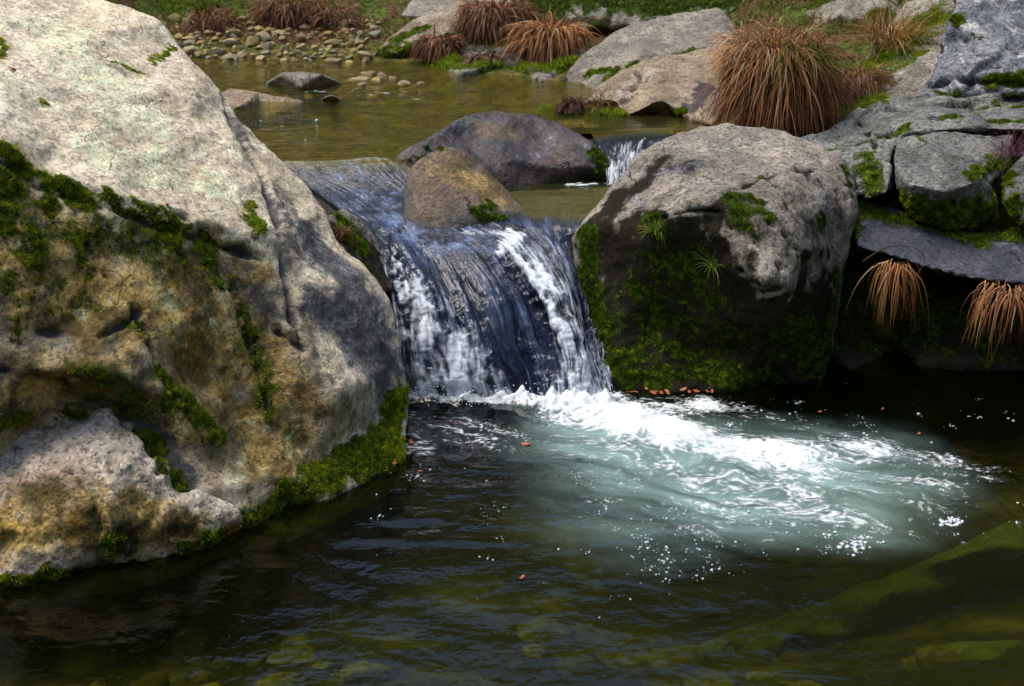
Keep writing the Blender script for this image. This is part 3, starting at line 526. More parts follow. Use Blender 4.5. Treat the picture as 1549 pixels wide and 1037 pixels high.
rock('mossy_hummock_rock', 'dark hollow-fronted mossy rock at the top, right behind the big tussock',
     [(1205, 70, 9.0), (1210, 20, 9.4), (1250, -25, 9.6), (1380, -30, 9.6), (1365, 20, 9.1), (1330, 52, 8.8), (1280, 70, 8.7)], [(1300, 10, 9.05), (1260, 20, 9.1), (1290, 40, 8.95), (1330, 15, 9.0)],
     0.6, MOSSY, facet=(.22, .016), voxel=0.015, smooth=4, amp=(.06, .03, .01), seed=53, tufts=14000, tuft_len=.02, moss=[(30, 1, (1240, 0), (1340, -10)), (16, .8, (1320, 30), (1340, 20)), (12, .8, (1225, 30), (1250, 50))], dark=[(20, 1, (1250, 45), (1310, 42))], light=[(10, 1.4, (1300, 22), (1335, 18))])  # dark stroke paints the shadow under the hollow front
# slabs and rocks on the far bank
rock('front_tan_slab', 'sunny tan angular slab at the far waterline left of the big tussock',
     [(888, 152, 8.0), (905, 128, 8.3), (940, 108, 8.5), (1000, 84, 8.8), (1070, 70, 9.0), (1120, 85, 8.8), (1110, 150, 8.0), (1080, 190, 7.45), Z(1040, 190, .7), Z(950, 186, .7), Z(905, 178, .7)],
     [(1000, 118, 8.25), (1045, 140, 8.0), (950, 130, 8.2), (930, 150, 7.95), (1070, 110, 8.4), (1000, 150, 7.85), Z(950, 175, .78), Z(1040, 180, .78)], 0.5, TANR, facet=(.22, .016), voxel=0.013, smooth=3, amp=(.03, .018, .005), seed=57, tufts=3000,
     cracks=[(4, .05, (955, 135), (975, 120), (965, 108))], dark=[(20, 1, (1050, 160), (1070, 130)), (8, .8, (900, 172), (1040, 178))], light=[(20, 1, (930, 140), (1000, 100))], moss=[(8, .8, (980, 170), (1030, 168))])
rock('back_grey_slab', 'broad smooth grey-pink slab on the far bank behind the tan angular slab',
     [(845, 128, 9.0), (862, 100, 9.25), (885, 80, 9.45), (935, 45, 9.8), (1000, 23, 10.05), (1088, 12, 10.2), (1130, 60, 9.7), (1110, 100, 9.1), (1000, 125, 8.8), (900, 150, 8.7), Z(850, 142, .7)],
     [(960, 70, 9.4), (1030, 50, 9.7), (900, 110, 9.05), (980, 100, 9.0)], 0.5, GREY, voxel=0.014, smooth=4, amp=(.03, .018, .005), seed=59, tufts=9000, moss=[(14, 1, (895, 110), (930, 105)), (12, .9, (920, 120), (960, 100)), (8, .7, (985, 90), (1050, 75))], dark=[(16, .6, (960, 95), (1060, 75)), (8, .9, (850, 132), (890, 138))], light=[(14, 1, (940, 60), (1000, 40))])
rock('leaning_mossy_rock', 'pale sloping rock with mossy shaded flank at the end of the pebble beach',
     [(555, 92, 10.1), (572, 68, 10.3), (615, 36, 10.6), (665, 12, 10.9), (722, -12, 11.1), (780, -5, 11.0), (760, 40, 10.6), (690, 88, 10.1), Z(660, 112, .7), Z(600, 104, .7), Z(560, 99, .7)],
     [(640, 60, 10.3), (690, 30, 10.6), (600, 80, 10.15)], 0.5, TANR, voxel=0.015, smooth=4, amp=(.03, .02, .006), seed=61, tufts=20000, moss=[(24, 1.0, (590, 88), (660, 72)), (14, .9, (600, 60), (640, 42)), (18, .8, (690, 60), (720, 50))], dark=[(14, 1, (570, 95), (650, 100)), (16, .6, (640, 70), (690, 60))], light=[(14, 1.2, (640, 30), (710, 8))])
rock('mossy_bank_mound', 'low mossy earth bank under the drooping brown tufts on the far shore',
     [(632, 100, 10.0), (660, 70, 10.2), (730, 40, 10.5), (830, 35, 10.5), (880, 60, 9.9), (895, 95, 9.4), Z(880, 128, .7), Z(800, 135, .7), Z(700, 126, .7), Z(640, 118, .7)],
     [(700, 85, 10.0), (780, 90, 9.75), (850, 95, 9.5), Z(700, 114, .78), Z(820, 124, .78), (760, 65, 10.1)], 0.5, MOSSY, voxel=0.015, smooth=4, amp=(.05, .03, .01), seed=63, tufts=26000, tuft_len=.02,
     moss=[(40, 1, (650, 98), (740, 104)), (34, 1.2, (780, 112), (870, 108)), (34, .9, (730, 60), (870, 60))], dark=[(60, .7, (650, 80), (860, 90)), (10, .9, (640, 112), (820, 126)), (20, .5, (740, 100), (770, 100))], bright=.15, cat='bank')
rock('grassy_islet', 'tiny mossy islet with brown tufts just above the side cascade', 
     [(805, 172, 7.95), (835, 157, 8.15), (880, 152, 8.2), (930, 156, 8.1), (950, 172, 7.85), Z(935, 192, .72), Z(850, 194, .72), Z(810, 184, .72)], [(880, 165, 7.95), (920, 172, 7.85)], 0.3, MOSSY, voxel=0.01, smooth=3, seed=67, tufts=14000, tuft_len=.02,
     moss=[(30, 1.1, (830, 170), (930, 170))], bright=.3, cat='islet')
rock('green_moss_bank', 'rounded bright green moss bank at the top left behind the pebbles',
     [(140, 60, 12.0), (150, -20, 12.8), (200, -45, 13.0), (330, -40, 13.0), (345, 0, 12.4), (300, 30, 12.0), (240, 45, 11.8)], [(240, 5, 12.2), (300, 0, 12.2)], 0.8, MOSSY, voxel=0.02, smooth=5, amp=(.06, .04, .01), seed=71, tufts=40000, tuft_len=.03,
     moss=[(120, 1.2, (180, 0), (320, 0))], bright=.12, cat='bank')
rock('dark_moss_bank', 'long dark green moss bank along the top centre behind the slabs',
     [(770, 45, 10.9), (800, 5, 11.3), (850, -30, 11.6), (1120, -40, 11.6), (1140, 20, 10.7), (1040, 32, 10.6), (930, 40, 10.7), (850, 48, 10.7)], [(900, 15, 10.9), (1000, 12, 10.9), (1080, 10, 10.8), (850, 25, 10.95)], 0.8, MOSSY, voxel=0.018, smooth=5, amp=(.08, .05, .015), seed=73, tufts=50000, tuft_len=.028,
     moss=[(70, 1.1, (820, 0), (1000, 0), (1110, 0))], dark=[(14, .9, (820, 35), (920, 35))], bright=-.5, cat='bank')
for (pts, inn, nm, lb, m, sd_) in [
    ([Z(398, 127, .77), Z(425, 111, .87), Z(455, 107, .885), Z(490, 112, .87), Z(520, 127, .77), Z(500, 142, .70), Z(430, 144, .70)], [Z(455, 118, .86), Z(455, 133, .80)], 'stream_stone', 'low grey arched stone in the upper stream, in front of the pebble beach', GREY, 81),
    ([Z(310, 150, .80), Z(345, 133, .83), Z(390, 138, .83), Z(460, 154, .78), Z(470, 168, .70), Z(400, 182, .68), Z(330, 186, .68)], [Z(380, 150, .82), Z(360, 160, .80)], 'stream_slab', 'flat peach-coloured slab awash in the stream beside the pale boulder', TANR, 83),
    ([Z(483, 150, .79), Z(492, 145, .83), Z(505, 143, .84), Z(516, 150, .79), Z(505, 158, .72), Z(488, 157, .72)], [], 'small_wet_stone', 'small pale wet stone breaking the surface of the upper stream', GREY, 85),
    ([(605, 25, 11.6), (625, -5, 12.0), (680, -25, 12.2), (700, 0, 11.9), (660, 28, 11.5)], [(650, 8, 11.7)], 'bank_stone', 'grey rounded stone at the very top centre above the pebble beach', GREY, 87)]:
    rock(nm, lb, pts, inn, 0.3, m, voxel=0.011, smooth=4, amp=(.015, .01, .004), seed=sd_, cat='stone')

# ------------------------------------------------------------------ water
UPW = water_mat('upper_water', (0.84, 0.76, 0.36), 6, 0.014, stretch=(1.0, 2.6, 1), body=(0.11, 0.125, 0.025), body_amt=0.12)
POOLW = water_mat('pool_water', (0.70, 0.72, 0.28), 3.5, 0.010, aer_or_sheen_col=(0.27, 0.41, 0.375), stretch=(1, 1.6, 1), body=(0.008, 0.012, 0.003), body_amt=0.12)
FALLW = water_mat('fall_water', (0.5, 0.55, 0.62), 4, 0.018, aer_or_sheen_col=(0.20, 0.28, 0.50), stretch=(3.0, 0.4, 1), streak=True, body=(0.008, 0.014, 0.034), body_amt=0.5, rough=0.10)

def plane_mask(P3, strokes, z, nsc=5, nz=0.3, seed=3, soft=.6):
    M = np.zeros(len(P3)); nn = fbm(P3 * nsc, 4, seed)
    for st in strokes:
        H = [np.array(PZ(px, py, z)) for px, py in st[2:]]; D = np.full(len(P3), 1e9)
        u = np.linalg.norm(H[0] - np.array([0, 0, CAM_Z])) / FPX
        if len(H) == 1: D = np.linalg.norm((P3 - H[0])[:, :2], axis=1)
        for a, b in zip(H[:-1], H[1:]):
            ab = (b - a)[:2]; q = (P3 - a)[:, :2]; t = np.clip((q @ ab) / max(ab @ ab, 1e-9), 0, 1); D = np.minimum(D, np.linalg.norm(q - t[:, None] * ab, axis=1))
        M = np.maximum(M, st[1] * sst(1 + soft * .5, 1 - soft, D / (st[0] * u) + nn * nz * 1.6))
    return M
# lower pool
xs = axis(-6, 6, 0.007, -2.0, 2.35); ys = np.concatenate([np.arange(1.5, 3.1, 0.05), np.arange(3.1, 6.0, 0.007), [6.3]])
X, Y, F = grid(xs, ys); P3 = np.stack([X, Y, X * 0], 1)
fdir = np.array([0.88, -0.40]); fdir /= np.linalg.norm(fdir); fn_ = np.array([-fdir[1], fdir[0]])
org = np.array(PZ(850, 600, 0))[:2]; q = P3[:, :2] - org
wv = np.stack([fbm(P3 * 2.2, 4, 41), fbm(P3 * 2.2 + 9, 4, 42)], 1) * 0.20
U, Vv = q @ fdir + wv[:, 0], q @ fn_ + wv[:, 1]
foamM = plane_mask(P3, [(26, 1.1, (625, 600), (760, 604), (900, 602)), (100, 1.15, (860, 612), (940, 635), (1020, 655)), (60, .95, (960, 618), (1065, 612)), (90, .9, (1000, 655), (1150, 690), (1300, 688)), (50, .8, (1250, 705), (1390, 724), (1490, 722)), (150, .62, (900, 670), (1050, 725), (1350, 740)),
                     (90, .5, (920, 760), (1060, 790), (1260, 795), (1380, 775)), (40, .62, (1040, 800), (1250, 790)), (40, .5, (600, 620), (640, 680)), (90, .45, (700, 650), (850, 680)), (60, .5, (1080, 615), (1200, 640)), (60, .5, (1340, 690), (1440, 700))], 0, 3, .4, soft=1.0)
rdg = lambda f1, f2, sd: 1 - np.abs(pn(np.stack([U * f1, Vv * f2, U * 0], 1), sd)) * 2.6
fil = rdg(3.5, 13, 51); fil2 = rdg(9, 30, 52); fil3 = rdg(22, 60, 56)
gr = fbm(np.stack([U * 34, Vv * 80, U * 0], 1), 3, 53); bigv = fbm(np.stack([U * 1.6, Vv * 4, U * 0], 1), 3, 57)
foam = sst(0.64, 1.55, foamM * 1.12 + 0.16 * fil + 0.17 * fil2 + 0.22 * fil3 + 0.65 * gr + .75 * bigv - .05) * sst(.05, .35, foamM) * .97
aer = plane_mask(P3, [(140, .95, (940, 660), (1100, 700), (1280, 715)), (130, .78, (960, 720), (1080, 750), (1270, 755)), (40, .8, (800, 603), (900, 605)), (110, .34, (920, 770), (1000, 800)), (70, .35, (1300, 720), (1390, 732))], 0, 1.6, .35, soft=1.15)
aer = np.clip(aer * .88 * (0.8 + 0.9 * fbm(np.stack([U * 3, Vv * 9, U * 0], 1), 4, 55)), 0, .93)
footM = plane_mask(P3, [(16, 1, (612, 601), (690, 603)), (22, 1, (700, 604), (800, 607)), (30, 1.2, (800, 607), (905, 607))], 0, 6, .5, soft=.9)
foam = np.maximum(foam, sst(.3, .8, footM + .4 * gr) * .92)
dist_f = np.hypot(X - 0.1, Y - 5.35)
Zw = 0.0022 * np.sin(dist_f * 30 + 11 * fbm(P3 * 1.3, 2, 61)) * np.exp(-((dist_f - 1.0) / 0.9) ** 2) * sst(.6, -.4, X) + 0.0025 * fbm(np.stack([X * 2.5, Y * 6, X * 0], 1), 3, 62) + 0.020 * foamM * fbm(np.stack([U * 7, Vv * 14, U * 0], 1), 4, 63) + 0.014 * foam * sst(.5, 1.2, foamM) + footM * (.012 + .075 * np.clip(fbm(P3 * np.array([13, 13, 1]), 3, 66) + .12, 0, 1)) + .03 * sst(.8, 1.1, foamM) * np.clip(fbm(np.stack([U * 11, Vv * 16, U * 0], 1), 3, 67), 0, 1)
mesh_ = mesh_np('pool_water', np.stack([X, Y, Zw], 1), F, POOLW, attrs={'foam': foam, 'aer': aer}, origin=np.zeros(3)); tag(mesh_, kind='structure')
# upper stream
xf = [-6, -1.3, -0.75, -0.55, 0.0, 0.35, 0.6, 0.8, 1.4, 3]; yf = [6.7, 6.62, 6.58, 6.62, 7.0, 7.28, 7.36, 7.42, 7.45, 7.4]
xs = np.arange(-4.5, 2.4, 0.018); vs_ = np.linspace(0, 1, 230); X, Vg, F = grid(xs, vs_); Yf = np.interp(X, xf, yf); Y = Yf + Vg * (10.9 - Yf)
P3 = np.stack([X, Y, X * 0 + UP], 1)
rf = plane_mask(P3, [(20, 1, (440, 135), (560, 140), (640, 150)), (14, .8, (520, 128), (620, 128)), (16, .7, (960, 192), (1060, 190))], UP, 3, .5)
fm = sst(.75, 1.1, rf * .6 + .75 * fbm(np.stack([X * 9, Y * 30, X * 0], 1), 4, 71) + .12)
mesh_ = mesh_np('upper_stream_water', np.stack([X, Y, UP + 0.004 * fbm(P3 * np.array([3, 7, 1]), 3, 72) + 0.012 * rf * fbm(P3 * np.array([9, 20, 1]), 3, 73)], 1), F, UPW, attrs={'foam': fm * .7, 'aer': fm * 0}, origin=np.zeros(3)); tag(mesh_, kind='structure')
# small basin between the two steps
xs = np.arange(-0.2, 1.3, 0.01); ys = np.arange(6.13, 7.0, 0.01); X, Y, F = grid(xs, ys); P3 = np.stack([X, Y, X * 0 + .615], 1)
rf = plane_mask(P3, [(20, .8, (860, 280), (960, 276)), (14, .5, (800, 300), (870, 288)), (30, .4, (800, 320), (900, 330))], .615, 9, .8, soft=1)
fm = .8 * sst(.65, 1.25, rf + .9 * fbm(P3 * np.array([14, 34, 1]), 3, 74))
mesh_ = mesh_np('basin_water', P3 + np.array([0, 0, 1]) * (0.006 * fbm(P3 * np.array([6, 14, 1]), 3, 75) + .01 * fm)[:, None], F, UPW, attrs={'foam': fm, 'aer': fm * 0}, origin=np.zeros(3)); tag(mesh_, kind='structure')

def catmull(K, t):
    K = np.asarray(K, float); n = len(K); x = np.clip(t, 0, 1) * (n - 1); i = np.clip(np.floor(x).astype(int), 0, n - 2); f = (x - i)[:, None]
    g = lambda j: K[np.clip(j, 0, n - 1)]
    p0, p1, p2, p3 = g(i - 1), g(i), g(i + 1), g(i + 2)
    return 0.5 * ((2 * p1) + (p2 - p0) * f + (2 * p0 - 5 * p1 + 4 * p2 - p3) * f * f + (3 * p1 - p0 - 3 * p2 + p3) * f ** 3)
def sheet(lines, nu, nv):
    """flow surface from streamlines given as (px, py, Y); returns grid V, quads, s (across), t (along)"""
    L = [np.array([P(*p) for p in ln]) for ln in lines]
    tt = np.linspace(0, 1, nv); A = np.array([catmull(l, tt) for l in L])          # lines x nv x 3
    ss = np.linspace(0, 1, nu); R = np.stack([catmull(A[:, j], ss) for j in range(nv)], 0)   # nv x nu x 3
    T_, S_ = np.meshgrid(tt, ss, indexing='ij'); i = np.arange((nv - 1) * nu).reshape(nv - 1, nu)[:, :-1].ravel()
    return R.reshape(-1, 3), np.stack([i, i + 1, i + 1 + nu, i + nu], 1), S_.ravel(), T_.ravel()
FL = [[Z(380, 243, .782), (455, 275, 6.45), (518, 320, 6.16), (560, 366, 5.90), (586, 430, 5.66), (601, 500, 5.48), (606, 560, 5.38), (607, 606, 5.33)],
      [Z(470, 243, .782), (540, 282, 6.4), (600, 330, 6.10), (638, 376, 5.86), (666, 438, 5.62), (684, 505, 5.46), (697, 562, 5.37), (704, 608, 5.33)],
      [Z(520, 242, .782), (580, 285, 6.4), (640, 337, 6.06), (690, 378, 5.84), (742, 440, 5.60), (768, 505, 5.44), (784, 562, 5.36), (792, 610, 5.32)],
      [Z(590, 240, .782), (640, 290, 6.4), (688, 341, 6.03), (742, 380, 5.85), (785, 440, 5.64), (815, 508, 5.49), (830, 565, 5.38), (838, 612, 5.31)],
      [(700, 290, 6.55), (715, 315, 6.27), (745, 340, 6.03), (797, 376, 5.86), (836, 440, 5.62), (860, 508, 5.45), (873, 570, 5.36), (880, 614, 5.31)],
      [(800, 288, 6.63), (802, 315, 6.26), (808, 337, 6.02), (834, 376, 5.87), (860, 440, 5.70), (878, 508, 5.53), (890, 570, 5.41), (900, 614, 5.33)],
      [(905, 283, 6.68), (890, 312, 6.28), (874, 339, 6.0), (877, 384, 5.9), (888, 445, 5.78), (902, 510, 5.63), (916, 575, 5.47), (928, 614, 5.38)],
      [(960, 283, 6.66), (940, 312, 6.26), (912, 339, 5.98), (908, 384, 5.9), (912, 445, 5.82), (918, 510, 5.68), (930, 575, 5.5), (940, 614, 5.40)]]
V, F, s_, t_ = sheet(FL, 420, 460)
fl = np.stack([s_ * 1.3, t_ * 1.6, s_ * 0], 1)
N = normals(V, F)
if N[:, 2].mean() < 0: N = -N; F = F[:, ::-1]
wob = fbm(np.stack([s_ * 5, t_ * 3, s_ * 0], 1), 3, 81) * 0.06
sw = s_ + wob * t_
n1 = fbm(np.stack([sw * 13, t_ * 2.6, s_ * 0], 1), 3, 82, .6); n2 = fbm(np.stack([sw * 42, t_ * 7.0, s_ * 0], 1), 3, 83, .6); n3 = fbm(np.stack([sw * 90, t_ * 20, s_ * 0], 1), 2, 85, .6)
cl = fbm(np.stack([sw * 24, t_ * 18, s_ * 0], 1), 4, 87, .65)
fb = Brush(V, F)
fmask = fb.mask([(14, .95, (594, 378), (600, 415), (612, 460)), (22, .8, (634, 420), (650, 460), (665, 500)), (26, 1.0, (770, 350), (782, 390), (800, 420)), (30, 1.05, (795, 410), (822, 450), (840, 490)), (36, .9, (845, 490), (870, 545), (885, 600)),
                 (16, .6, (700, 352), (790, 356)), (10, .55, (610, 340), (690, 352)), (14, .72, (700, 480), (735, 540), (765, 595)), (34, .62, (640, 490), (690, 590)), (40, .66, (660, 520), (740, 590)), (30, .5, (860, 390), (890, 470)), (26, .75, (895, 500), (915, 595)),
                 (14, .55, (700, 420), (750, 460)), (14, .55, (800, 520), (820, 545)), (40, .7, (620, 575), (770, 590)), (26, .95, (770, 596), (915, 600)), (26, .45, (640, 360), (720, 400)), (30, .6, (615, 480), (625, 590)), (60, .38, (620, 420), (650, 560)), (60, .42, (860, 420), (880, 560)), (30, .4, (560, 320), (640, 360))], nz=.6, nsc=8, soft=1.1)
mm_ = fmask + .75 * n1 + .55 * n2 + .35 * n3 + .30 * cl
gap = fb.mask([(36, 1, (640, 350), (700, 400), (752, 490), (790, 585)), (24, 1, (775, 425), (815, 490), (838, 560)), (34, .8, (575, 345), (640, 385), (690, 430)), (14, .8, (655, 440), (690, 500)), (20, .7, (612, 540), (618, 575))], nz=.5, nsc=8, soft=.9)
mm_ = mm_ - 1.0 * gap - .25 * n3
foam = np.clip(sst(.28, 1.15, mm_) * sst(.16, .34, t_) * .95, 0, .93)
foam = np.maximum(foam, sst(.15, .75, n2 * .8 + n1 * .4 + n3 * .7) * .18 * sst(.2, .45, t_) * (1 - .8 * gap))
veil = fb.mask([(60, 1, (640, 480), (660, 590)), (60, 1, (690, 530), (720, 590)), (60, 1, (785, 360), (845, 450), (890, 590)), (26, .8, (596, 380), (610, 560)), (40, .5, (860, 400), (900, 560))], nz=.5, nsc=7, soft=1.2)
hs = fbm(np.stack([sw * 26, t_ * 2.4, s_ * 0], 1), 4, 181, .62); hs2 = fbm(np.stack([sw * 60, t_ * 6, s_ * 0], 1), 3, 182, .6)
strand = sst(.0, .55, hs + .45 * hs2 + .22 * cl + .45 * veil - .12)
foam = np.maximum(foam, strand * .88 * sst(.22, .5, t_) * (1 - .8 * gap) * (.45 + .55 * sst(.45, .9, t_)))
foam = np.maximum(foam, np.clip(veil * (.30 + 1.1 * n2 + .5 * n3 + .5 * n1 + .6 * cl), 0, .62) * sst(.3, .5, t_) * (1 - .85 * gap))
sky_sheen = fb.mask([(34, 1, (535, 262), (575, 290), (610, 325)), (30, .8, (610, 350), (700, 375))], nz=.5, nsc=6, soft=1.2)  # where pale-blue sky reflection is painted on the sliding water
fall_veil_sheen = np.clip(.50 * sst(0, .5, hs) * sst(.14, .34, t_) * (1 - .7 * gap) + sky_sheen * (.04 + 2.0 * fbm(np.stack([V[:, 0] * 11, V[:, 1] * 9, V[:, 2] * 11], 1), 5, 89, .7)) + .34 * sst(.2, .5, t_) * (1 - .85 * gap) * np.clip(.05 + 1.6 * n1 + 1.1 * n2 + .5 * cl, 0, 1) + .22 * sst(.12, .25, t_) * sst(.25, .7, n2 + .5 * n1 + .3 * n3), 0, .75)  # bluish streaks: thin veils plus the painted sky sheen
disp = 0.06 * fbm(np.stack([sw * 5.5, t_ * 1.6, s_ * 0], 1), 2, 88) * sst(.25, .5, t_) * sst(1.0, .8, t_) + 0.018 * n1 * sst(.12, .5, t_) + 0.009 * n2 * sst(.2, .6, t_) + .035 * fmask * (1 - gap) * sst(.25, .5, t_) + 0.008 * fmask * sst(.25, .6, t_) * (.6 + cl) + .006 * fbm(V * 9, 3, 84)
V2 = V + N * disp[:, None]
mesh_ = mesh_np('waterfall', V2, F, FALLW, attrs={'foam': foam, 'aer': fall_veil_sheen, 'flow': fl * 3, 'deep': sst(0, .11, t_ + .06 * n1 - .22 * sst(.62, .74, s_))}, origin=np.zeros(3)); tag(mesh_, kind='structure')
# rock step the water runs over
V, F, s_, t_ = sheet(FL, 70, 80); N = normals(V, F)
if N[:, 2].mean() < 0: N = -N; F = F[:, ::-1]
Vr = V - N * (0.045 + 0.05 * sst(.3, .6, t_))[:, None] + N * (0.01 * fbm(V * 7, 4, 86))[:, None]
Vb = Vr + np.array([0, 0.25, -0.35]); n = len(Vr); nu, nv = 70, 80
idx = np.arange(n).reshape(nv, nu); bd = np.concatenate([idx[0, :-1], idx[:-1, -1], idx[-1, :0:-1], idx[:0:-1, 0]])
F2 = np.concatenate([F, F[:, ::-1] + n, np.stack([bd, np.roll(bd, -1), np.roll(bd, -1) + n, bd + n], 1)])
o_ = mesh_np('fall_ledge', np.concatenate([Vr, Vb]), F2, WET, attrs={'dark': np.full(2 * n, .9)}); tag(o_, 'dark wet ledge of rock the waterfall slides over', 'rock ledge')
# side cascade
CL = [[(893, 200, 7.36), (905, 222, 7.15), (915, 250, 6.9), (918, 280, 6.7)], [(930, 196, 7.42), (938, 215, 7.2), (938, 245, 6.9), (936, 279, 6.7)], [(970, 194, 7.44), (965, 212, 7.2), (958, 245, 6.88), (955, 278, 6.7)], [(1020, 192, 7.44), (1005, 212, 7.2), (990, 245, 6.88), (985, 278, 6.7)]]
V, F, s_, t_ = sheet(CL, 130, 110); N = normals(V, F)
if N[:, 2].mean() < 0: N = -N; F = F[:, ::-1]
st1 = fbm(np.stack([s_ * 9 + .4 * fbm(np.stack([s_ * 4, t_ * 5, s_ * 0], 1), 2, 92), t_ * 3, s_ * 0], 1), 5, 91, .8)
foam = sst(.25, 1.0, .5 * sst(.1, .6, t_) + .9 * st1 + .1) * sst(.05, .3, t_) * .85
o_ = mesh_np('side_cascade', V + N * (.02 * st1 * sst(0, .4, t_))[:, None], F, FALLW, attrs={'foam': foam * .9, 'aer': foam * 0, 'flow': np.stack([s_, t_, s_ * 0], 1) * 2, 'deep': sst(.05, .3, t_)}, origin=np.zeros(3)); tag(o_, kind='structure')
Vr = V - N * 0.04; Vb = Vr + np.array([0, .2, -.2]); n = len(Vr); idx = np.arange(n).reshape(110, 130)
bd = np.concatenate([idx[0, :-1], idx[:-1, -1], idx[-1, :0:-1], idx[:0:-1, 0]])
o_ = mesh_np('cascade_ledge', np.concatenate([Vr, Vb]), np.concatenate([F, F[:, ::-1] + n, np.stack([bd, np.roll(bd, -1), np.roll(bd, -1) + n, bd + n], 1)]), WET, attrs={'dark': np.full(2 * n, .8)})
tag(o_, 'dark wet rock step under the small side cascade', 'rock ledge')

# ------------------------------------------------------------------ froth and bubbles
def ico(sub):
    import bmesh
    bm = bmesh.new(); bmesh.ops.create_icosphere(bm, subdivisions=sub, radius=1); V = np.array([v.co[:] for v in bm.verts]); F = np.array([[v.index for v in f.verts] for f in bm.faces]); bm.free(); return V, F
k = NT('bubble_white'); BUB = k.done(k.pr((0.6, 0.65, 0.7), 0.15, spec=0.6))
iv, jf = ico(1)
pts = []
def scat(n, px, py, sx_, sy_, r0, r1, z=0.0):
    for _ in range(int(n * .38) + 1):
        c = PZ(random.gauss(px, sx_), random.gauss(py, sy_), z)
        for _j in range(random.choice([1, 1, 2, 4, 7])): pts.append((c.x + random.gauss(0, .014), c.y + random.gauss(0, .014), z, random.uniform(r0, r1) * random.choice([.3, .4, .5, .7, 1.1])))
scat(40, 660, 690, 40, 35, .003, .006); scat(16, 620, 740, 25, 40, .003, .006); scat(30, 745, 770, 8, 30, .003, .005)
scat(120, 1010, 840, 50, 25, .003, .006); scat(60, 960, 850, 90, 30, .0025, .005); scat(70, 1290, 822, 32, 10, .003, .008); scat(50, 1300, 826, 14, 6, .005, .010)
scat(60, 1437, 789, 9, 4, .005, .010); scat(40, 1390, 790, 80, 20, .003, .005); scat(130, 1150, 800, 110, 20, .003, .006); scat(60, 920, 740, 60, 50, .003, .005)
scat(26, 1400, 615, 100, 14, .003, .006); scat(30, 1380, 690, 80, 12, .003, .006); scat(60, 1100, 650, 110, 25, .003, .007); scat(14, 1000, 940, 250, 50, .002, .004); scat(14, 700, 860, 200, 60, .002, .004)
scat(50, 1180, 625, 60, 12, .003, .006); scat(6, 420, 180, 40, 10, .006, .01, UP); scat(8, 470, 195, 30, 12, .005, .01, UP)
pts = [p for p in pts if p[1] < 5.8 or p[2] > .5]
VV = np.concatenate([iv * p[3] * np.array([1, 1, .7]) + np.array([p[0], p[1], p[2] + p[3] * .3]) for p in pts]); FF = np.concatenate([jf + i * len(iv) for i in range(len(pts))])
tag(mesh_np('foam_bubbles', VV, FF, BUB, origin=np.zeros(3)), kind='stuff')
# spray drops thrown up at the foot of the fall
pts = []
for _ in range(700):
    px = random.uniform(612, 925); h = abs(random.gauss(0, .03)); y0 = 5.30 + random.gauss(0, .03) - .02 * (px > 780)
    c = P(px, 600, y0); pts.append((c.x, c.y, h + .003, random.uniform(.0015, .0045)))
VV = np.concatenate([iv * p[3] + np.array(p[:3]) for p in pts]); FF = np.concatenate([jf + i * len(iv) for i in range(len(pts))])
tag(mesh_np('spray_drops', VV, FF, BUB, origin=np.zeros(3)), kind='stuff')

# ------------------------------------------------------------------ pebbles on the beach
k = NT('pebble'); oi = k.n('ObjectInfo'); rr = k.n('ValToRGB'); k.put(rr.inputs[0], oi.outputs['Random'])
els = [(0, (.46, .34, .13)), (.2, (.20, .16, .09)), (.4, (.52, .41, .18)), (.55, (.27, .25, .19)), (.7, (.36, .23, .08)), (.85, (.54, .46, .28)), (1, (.12, .11, .10))]
while len(rr.color_ramp.elements) < len(els): rr.color_ramp.elements.new(.5)
for e, (p_, c) in zip(rr.color_ramp.elements, els): e.position = p_; e.color = c + (1,)
ob = k.obj(); c = k.mix(k.step(k.noise(ob, 14, 5, .7), .4, .7), rr.outputs[0], k.mix(1.0, rr.outputs[0], (.45, .42, .36), 'MULTIPLY'))
PEB = k.done(k.pr(c, .75, k.bump(k.noise(ob, 30, 5, .7), .01, .6), spec=.3))
k = NT('bed_stone'); oi = k.n('ObjectInfo'); ob = k.obj()
c = k.mix(oi.outputs['Random'], (.025, .028, .006), (.13, .135, .03)); c = k.mix(k.step(k.noise(ob, 2.2, 6, .75), .38, .62), c, (.02, .02, .005))
BED = k.done(k.pr(c, .9, spec=.2))
bv, bf = ico(3)
def stone_mesh(seed, mat, name):
    r = np.random.default_rng(seed); V = bv * np.array([1, r.uniform(.6, .95), r.uniform(.38, .6)])
    for _ in range(11):
        n = r.normal(size=3); n /= np.linalg.norm(n); d = r.uniform(.32, .6); V = V - np.maximum(0, V @ n - d)[:, None] * n * .95
    V = V * (1 + .12 * fbm(bv * 1.6 + seed, 3, seed))[:, None]
    o = mesh_np(name, V, bf, mat, origin=np.zeros(3)); return o
def scatter(name, label, cat, group, mat, items, seeds):
    protos = [stone_mesh(s, mat, name) for s in seeds]; used = set()
    for i, (x, y, z, r, sink) in enumerate(items):
        j = i % len(protos); o = protos[j] if j not in used else protos[j].copy()
        if j in used: COL.objects.link(o)
        used.add(j); o.scale = (r * random.uniform(.85, 1.2), r * random.uniform(.85, 1.2), r * random.uniform(.8, 1.1))
        o.rotation_euler = (random.gauss(0, .2), random.gauss(0, .2), random.uniform(0, 6.28)); o.location = (x, y, z + r * sink); tag(o, label, cat, group)
it = []
tries = 0
